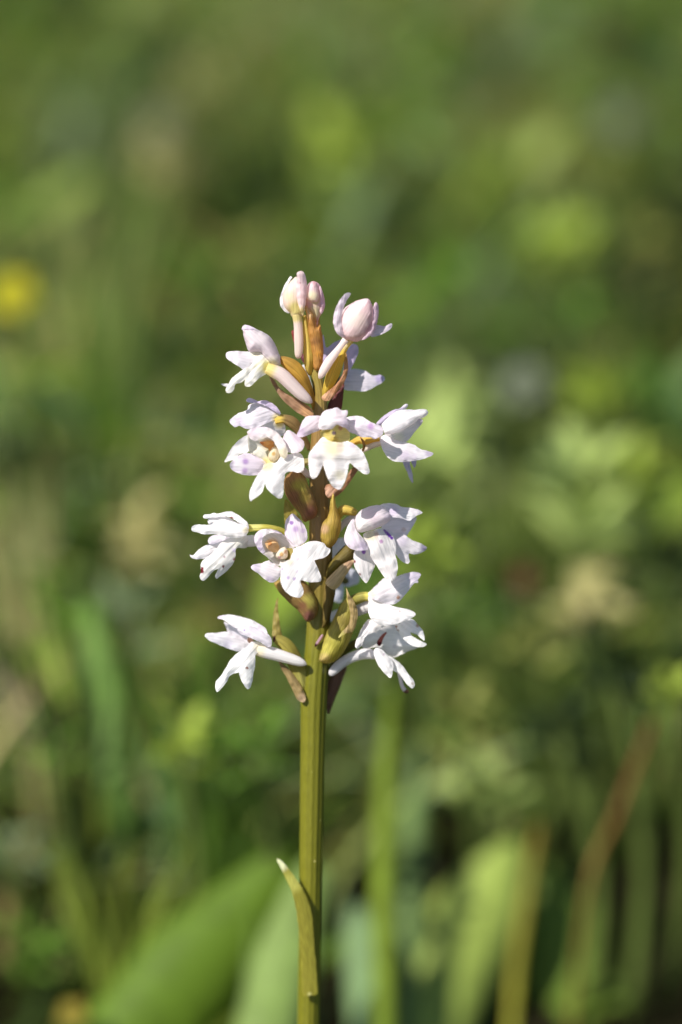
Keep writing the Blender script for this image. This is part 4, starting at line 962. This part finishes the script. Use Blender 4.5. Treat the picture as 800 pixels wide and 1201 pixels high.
tube(orchid, 'dry_flake', cM, [(398, 590, 5, -1.9), (408, 572, 12, -2.1), (430, 540, 13, -2.1), (450, 508, 12, -2.1), (458, 494, 4, -2)], -2, col=(176, 140, 150), spots=[(405, 580, 16, (70, 30, 40))], mat=M_BRACT, sides=8, n=3)

# --- lowest flower on the left, side view with its long spur
f = flower(cM, [(70, 525, 22, -1), (105, 535, 38, -1), (165, 575, 54, -1), (215, 650, 60, -.9), (265, 770, 60, -.7), (302, 885, 48, -.4), (325, 960, 26, 0), (340, 1000, 14, 0)], 0, col=(144, 130, 60), spots=[(260, 850, 80, (182, 170, 92)), (180, 680, 60, (120, 102, 48)), (78, 516, 18, (60, 14, 20))])
sheet(f, 'petal', cK, [(170, 118), (220, 140), (275, 165), (320, 200), (350, 240), (330, 262), (260, 240), (225, 215), (198, 190), (182, 150)], -.6, gx=.1, gz=.1, b=-.4, col=(226, 222, 234), spots=[(222, 210, 12, (170, 160, 190))])
sheet(f, 'hood', cK, [(123, 92), (140, 77), (200, 66), (260, 73), (320, 88), (380, 108), (432, 138), (472, 168), (484, 202), (462, 206), (400, 160), (340, 148), (285, 168), (268, 172), (220, 142), (182, 116), (158, 100)], -1.8, gx=.05, gz=.8, b=.8, col=(240, 236, 242), spots=[(150, 85, 30, (214, 204, 226)), (440, 160, 40, (224, 216, 230))])
sheet(f, 'sepal', cK, [(33, 220), (55, 200), (120, 197), (200, 188), (240, 208), (300, 223), (350, 245), (355, 290), (310, 322), (270, 332), (200, 312), (130, 282), (63, 252)], -1.0, gx=.25, gz=.35, b=.6, col=(234, 230, 240), spots=[(200, 280, 40, (220, 214, 232))], wav=.2)
sheet(f, 'petal', cK, [(267, 177), (300, 150), (350, 140), (410, 153), (470, 188), (507, 230), (515, 282), (492, 300), (450, 278), (390, 247), (330, 222), (288, 206)], -3.0, gx=.1, gz=.4, b=.8, col=(226, 220, 234), spots=[(318, 180, 10, (160, 150, 190))])
body(f, 'column', cK, [(340, 240), (360, 232), (382, 250), (385, 275), (365, 280), (345, 265)], -2.0, thick=.5, col=(220, 186, 160), spots=[(355, 250, 12, (196, 150, 120))])
sheet(f, 'lip', cK, [(335, 300), (375, 260), (440, 275), (470, 295), (440, 330), (400, 350), (397, 390), (394, 440), (382, 500), (374, 560), (345, 606), (304, 557), (281, 502), (274, 484), (215, 507), (190, 552), (150, 602), (124, 625), (110, 602), (113, 550), (148, 510), (178, 460), (218, 393), (270, 343)], -3.6, gx=.15, gz=.35, b=1.0, col=(248, 247, 248), spots=[(430, 300, 50, (242, 234, 206)), (337, 452, 12, (150, 100, 80))], wav=.25)
tube(f, 'spur', cK, [(410, 320, 40), (450, 330, 47), (520, 347, 47), (600, 370, 42), (680, 395, 37), (730, 412, 28), (755, 422, 16), (767, 427, 4)], -2.6, col=(240, 238, 240), spots=[(420, 325, 50, (240, 232, 204))])
sheet(orchid, 'bract', cM, [(110, 212), (95, 230), (74, 320), (64, 440), (66, 540), (140, 540), (134, 480), (120, 400), (107, 300)], -.4, gx=.1, b=.4, col=(134, 116, 60), mat=M_BRACT)
sheet(orchid, 'bract', cM, [(112, 700), (180, 752), (240, 825), (290, 905), (325, 990), (305, 1024), (260, 1004), (218, 922), (168, 822), (128, 752)], -1.6, gx=.1, gz=.1, b=.5, col=(150, 124, 84), spots=[(300, 1000, 50, (182, 150, 120)), (150, 740, 50, (124, 98, 66))], mat=M_BRACT)
